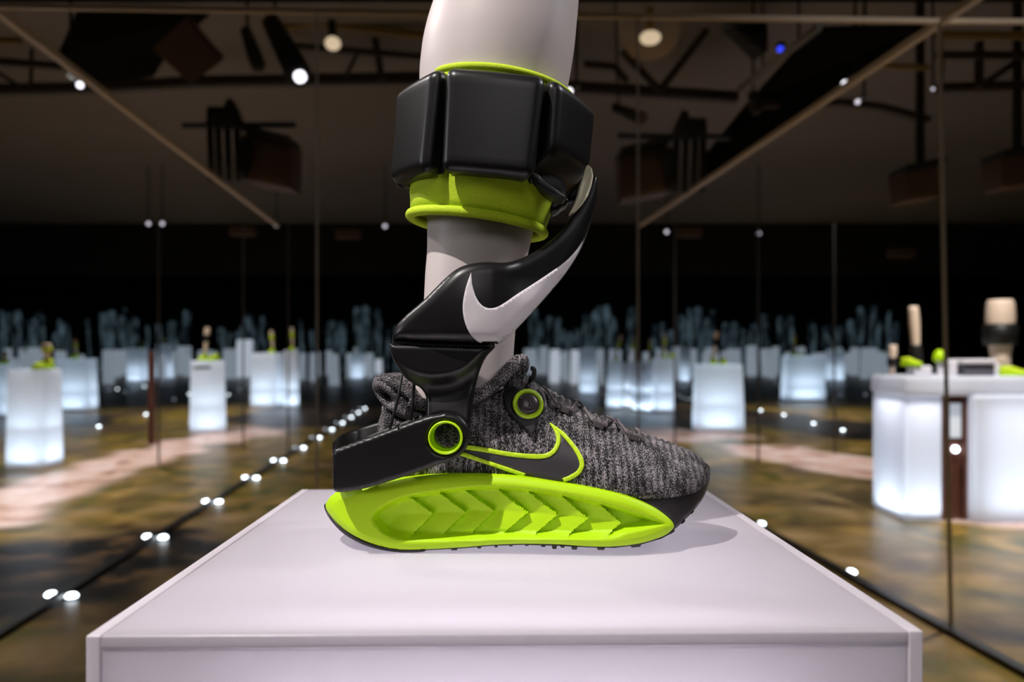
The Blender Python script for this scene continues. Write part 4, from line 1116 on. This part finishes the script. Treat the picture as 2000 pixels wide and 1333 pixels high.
# --- lacing: clips and cords
for x, y, rot in ((1100, 802, 22), (1168, 833, 22), (1235, 857, 20)):
    c = hit(UB, x, y, 0.0015); V, Fc = rbox((0.0088, 0.006, 0.0050), 0.0008, 2); R = Matrix.Rotation(math.radians(rot), 4, 'Y')
    V2, F2 = rbox((0.0050, 0.004, 0.0030), 0.0006, 2)
    o = obj('lace_clip', [R @ v + c for v in V], Fc, M['clip'], SH)
    for dx in (-0.0040, 0.0040): obj('clip_ear', [R @ (v + Vector((dx, -0.0005, 0.0022))) + c for v in V2], F2, M['lace'], o)
def cord(name, pts, r, m, parent, lift=0.0028, sub=6, mt=None):
    path = []
    for x, y in catmull(pts, sub):
        p = hit(UB, x, y, lift)
        path.append(p if p is not None else P(x, y, path[-1].y if path else YC - 0.03))
    return obj(name, *tube(path, r, 8), m, parent)
for pts in ([(1056, 760), (1066, 768), (1078, 785), (1089, 802)], [(1112, 808), (1117, 798), (1123, 792)], [(1118, 788), (1130, 792), (1143, 810), (1158, 831)], [(1178, 836), (1184, 826), (1187, 817)], [(1184, 813), (1196, 819), (1210, 836), (1225, 854)], [(1245, 858), (1246, 849), (1239, 843)], [(1046, 765), (1056, 775), (1062, 790), (1060, 800)]):
    cord('lace', pts, 0.0011, M['lace'], SH)
cord('lace_loop', [(1036, 720), (1043, 722), (1042, 736), (1036, 744)], 0.0018, M['cord'], SH, sub=5)
obj('dial_wire', *tube([P(x, y, YC - 0.034) for x, y in catmull([(1016, 764), (1022, 753), (1029, 745), (1031, 743)], 5)], 0.0008, 8), M['lace'], SH)

# --- dial
def dial():
    c = hit(UB, 1030, 783, 0.0); ax = Vector((0.14, -1.0, 0.42)).normalized()
    c = c - ax * 0.002
    c = c + Vector((-0.0006, 0, -0.0052))
    e1 = ax.cross(Vector((0, 0, 1))).normalized(); e2 = e1.cross(ax).normalized()
    def lathe(prof, n=48): return loft([[c + e1 * (r * math.cos(t)) + e2 * (r * math.sin(t)) + ax * h for t in [2 * math.pi * k / n for k in range(n)]] for r, h in prof])
    d = obj('dial', *lathe([(0.0128, 0), (0.0132, 0.003), (0.0128, 0.0085), (0.0118, 0.0105), (0.0108, 0.0108)]), M['black'], SH)
    obj('dial_ring', *lathe([(0.0121, 0.0098), (0.0118, 0.0112), (0.0108, 0.0116), (0.0081, 0.0106), (0.0078, 0.0098)]), M['neon_gloss'], d)
    cap = obj('dial_cap', *lathe([(0.0079, 0.0098), (0.0079, 0.0112), (0.0075, 0.0122), (0.0060, 0.0131), (0.0035, 0.0137), (0.0004, 0.0139)]), M['dial'], d)
    V, Fc = patch(bvh_of(cap), catmull([(1031, 779), (1033, 783), (1036, 790), (1035, 794), (1030, 794)], 4) + catmull([(1033, 792), (1033, 788), (1030, 779)], 4), 1.5, 0.0003, 0.0004, 1.5)
    obj('dial_mark', V, Fc, M['gap'], d)
    V, Fc = patch(UB, resample(catmull([(985, 772), (1000, 760), (1016, 768), (1040, 800), (1052, 818), (1046, 838), (1040, 852), (1028, 842), (1012, 828), (996, 812), (986, 795)], 5, True), 3), 4, 0.003, 0.004)
    obj('dial_mount', V, Fc, M['black_flat'], SH)
dial()

# ================================================================== ankle brace
BRC = empty('ankle_brace', P(870, 960, 0.60))
tag(BRC, 'black hinged ankle brace with white check mark on the outside of the leg', 'brace')
ARMY = smooth_interp([(760, .574), (800, .570), (880, .568), (960, .570), (995, .575), (1040, .586), (1090, .603), (1130, .618), (1175, .634)])
ARM = catmull([(766, 664), (768, 650), (776, 634), (795, 614), (830, 584), (868, 546), (892, 526), (918, 516), (948, 512), (985, 513), (1010, 507), (1040, 493), (1072, 472), (1100, 446), (1125, 412), (1145, 378), (1155, 352), (1161, 342), (1167, 348), (1168, 370), (1164, 400), (1152, 442), (1136, 484), (1105, 534), (1060, 588), (1012, 640), (985, 664), (970, 673)], 6) + [np.array(p) for p in ((966, 670.5), (900, 669), (820, 667))]
def arm_relief(x, y, d):
    # the hinge head is a shallow dome, the arm falls away from it behind a soft crease
    r = np.hypot(x - 915, y - 610)
    dome = 0.004 * (1 - sstep(20, 110, r))
    crease = -0.0035 * sstep(985, 1020, x) * (1 - sstep(1030, 1120, x)) * (1 - sstep(540, 600, y))
    return dome + crease
V, Fc = slab(resample(ARM, 3.5), 4, lambda x, y: ARMY(x) , 0.006, 22, 0.0075, relief=arm_relief)
AO = obj('upper_arm', V, Fc, M['black'], BRC)
AB = bvh_of(AO)
SW = catmull([(920, 533), (910, 562), (904, 595), (906, 622), (914, 645), (926, 661), (942, 671), (958, 673.5), (968, 672)], 6) + catmull([(972, 670.5), (987, 661), (1011, 639), (1058, 587), (1103, 533), (1128, 494), (1141, 464)], 6) + catmull([(1138, 470), (1122, 492), (1100, 514), (1062, 541), (1030, 562), (1008, 576), (985, 592), (968, 601), (952, 602), (938, 594), (928, 577), (922, 556)], 6)
V, Fc = patch(AB, SW, 5, 0.0004, 0.0007, 3); obj('check_mark', V, Fc, M['logo'], AO)
# hinge slot
V, Fc = slab(resample([(766, 663), (966, 668), (966, 680), (766, 676)], 5), 5, lambda x, y: ARMY(x) + 0.003, 0.008, 3, 0.0006)
obj('hinge_slot', V, Fc, M['gap'], BRC)
for k in range(26):
    x = 800 + k * 6; p = P(x, 669.5 + 4.5 * (x - 765) / 200 + 3, ARMY(x) - 0.0005); obj('hinge_tooth', *box(p, (0.0010, 0.003, 0.0010)), M['black_flat'], BRC, smooth=False)
# lower strut
ST = [np.array(p) for p in ((764, 672), (830, 673), (900, 675.5), (967, 678))] + catmull([(962, 684), (950, 697), (940, 716), (932, 740), (926, 770), (921, 800), (918, 830), (913, 838)], 5) + catmull([(905, 826), (890, 816), (870, 812), (850, 815), (836, 824)], 4) + catmull([(833, 815), (833, 790), (830, 772), (820, 758), (806, 750), (790, 737), (777, 718), (769, 698)], 5)
curve = np.array(catmull([(740, 690), (775, 722), (800, 742), (835, 753), (872, 752), (905, 741), (935, 716), (960, 688), (985, 660)], 6))
def strut_relief(x, y, d):
    yc = np.interp(x, curve[:, 0], curve[:, 1])
    up = sstep(-4, 26, yc - y)                    # 1 above the fold
    low = sstep(0, 60, y - yc)
    return 0.0085 * up + 0.003 * sstep(780, 835, y) - 0.002 * np.exp(-((y - yc - 18) / 16) ** 2)
V, Fc = slab(resample(ST, 3.5), 3.6, lambda x, y: 0.579, 0.007, 10, 0.004, relief=strut_relief)
obj('lower_strut', V, Fc, M['black'], BRC)
# heel bracket, near side with the eye for the ring
hole = [(870 + 33.5 * math.cos(t), 855.5 + 32.5 * math.sin(t)) for t in [2 * math.pi * k / 40 for k in range(40)]]
BK = [np.array(p) for p in ((655, 879), (662, 875.5), (740, 847), (834, 813))] + catmull([(848, 811), (872, 807), (896, 813), (912, 829), (917, 850), (914, 870), (903, 886), (886, 897)], 5) + catmull([(870, 903), (820, 921), (760, 941), (720, 953), (690, 959), (664, 962), (655, 960), (651, 952), (650, 915), (651, 885)], 4)
V, Fc = slab(resample(BK, 4), 5, lambda x, y: 0.5665, 0.006, 7, 0.0028, hole=hole)
BKO = obj('heel_bracket', V, Fc, M['black'], BRC)
# the bracket runs round behind the heel to the far side
plan = catmull([(-0.1290, 0.5735), (-0.1318, 0.580), (-0.1342, 0.592), (-0.1430, 0.640), (-0.1470, 0.675), (-0.145, 0.694), (-0.132, 0.703), (-0.09, 0.705), (-0.05, 0.704)], 8)
def bk_z(x, top):
    t = (x + 0.1485) / 0.0985
    return HC + ((-0.0690 + 0.030 * t) if top else (-0.0995 + 0.020 * t))
rings = []
for i, (x, y) in enumerate(plan):
    a = plan[max(i - 1, 0)]; b = plan[min(i + 1, len(plan) - 1)]; t = np.array(b) - np.array(a); t /= np.linalg.norm(t); nx, ny = -t[1] * 0.003, t[0] * 0.003
    zt, zb = bk_z(x, True), bk_z(x, False)
    if i < 12: zt = HC - 0.0695; zb = HC - 0.0985
    rings.append([Vector((x + nx, y + ny, zb + .001)), Vector((x + nx, y + ny, zt - .002)), Vector((x + nx * .4, y + ny * .4, zt)), Vector((x - nx * .4, y - ny * .4, zt)), Vector((x - nx, y - ny, zt - .002)), Vector((x - nx, y - ny, zb + .001)), Vector((x, y, zb))])
o = obj('bracket_back', *loft(rings), M['black'], BKO); sharp(o, 50)
# flange inside the bracket
V, Fc = slab(resample([(709, 870), (712, 857), (722, 851), (746, 841), (836, 806), (838, 830), (712, 876)], 4), 5, lambda x, y: 0.592, 0.003, 3, 0.0008)
obj('inner_flange', V, Fc, M['black_flat'], BRC)
# pivot ring
rc = P(870, 855.5, 0.563); n = 56
def rr(r, y): return [Vector((rc.x + r * math.cos(t), y, rc.z + r * math.sin(t) * 0.975)) for t in [2 * math.pi * k / n for k in range(n)]]
rings = [rr(0.0126, 0.566), rr(0.0127, 0.5625), rr(0.0122, 0.5612), rr(0.0114, 0.5612), rr(0.0110, 0.5622), rr(0.0110, 0.571), rr(0.0098, 0.572), rr(0.0098, 0.588), rr(0.0126, 0.588)]
rings.append(rings[0]); obj('pivot_ring', *loft(rings, cap=False), M['neon_gloss'], BRC)
# cords between strut and bracket
obj('tension_cord', *tube([P(785, 733, 0.588), P(778, 775, 0.589), P(770, 806, 0.589), P(761, 842, 0.588)], 0.0011, 8), M['cord'], BRC)
obj('tension_cord', *tube([P(809, 745, 0.588), P(806, 785, 0.589), P(803, 822, 0.588)], 0.0014, 8), M['cord'], BRC)
# clear strap at the top of the arm
rings = []
for i, (x, y, wd) in enumerate([(1146, 326, 5), (1148, 334, 17), (1147, 348, 24), (1143, 364, 26), (1137, 384, 24), (1128, 402, 19), (1118, 416, 14), (1114, 420, 6)]):
    Yq = 0.604 + 0.004 * math.sin(i); r = []
    for k in range(20):
        t = 2 * math.pi * k / 20; sx = math.copysign(abs(math.cos(t)) ** 0.7, math.cos(t))
        p = P(x + sx * wd / 2, y - 2 * sx, Yq); r.append(p + Vector((0, math.sin(t) * 0.005 + 0.0012 * math.cos(4 * t), 0)))
    rings.append(r)
obj('clear_strap', *loft(rings), M['clear'], BRC)
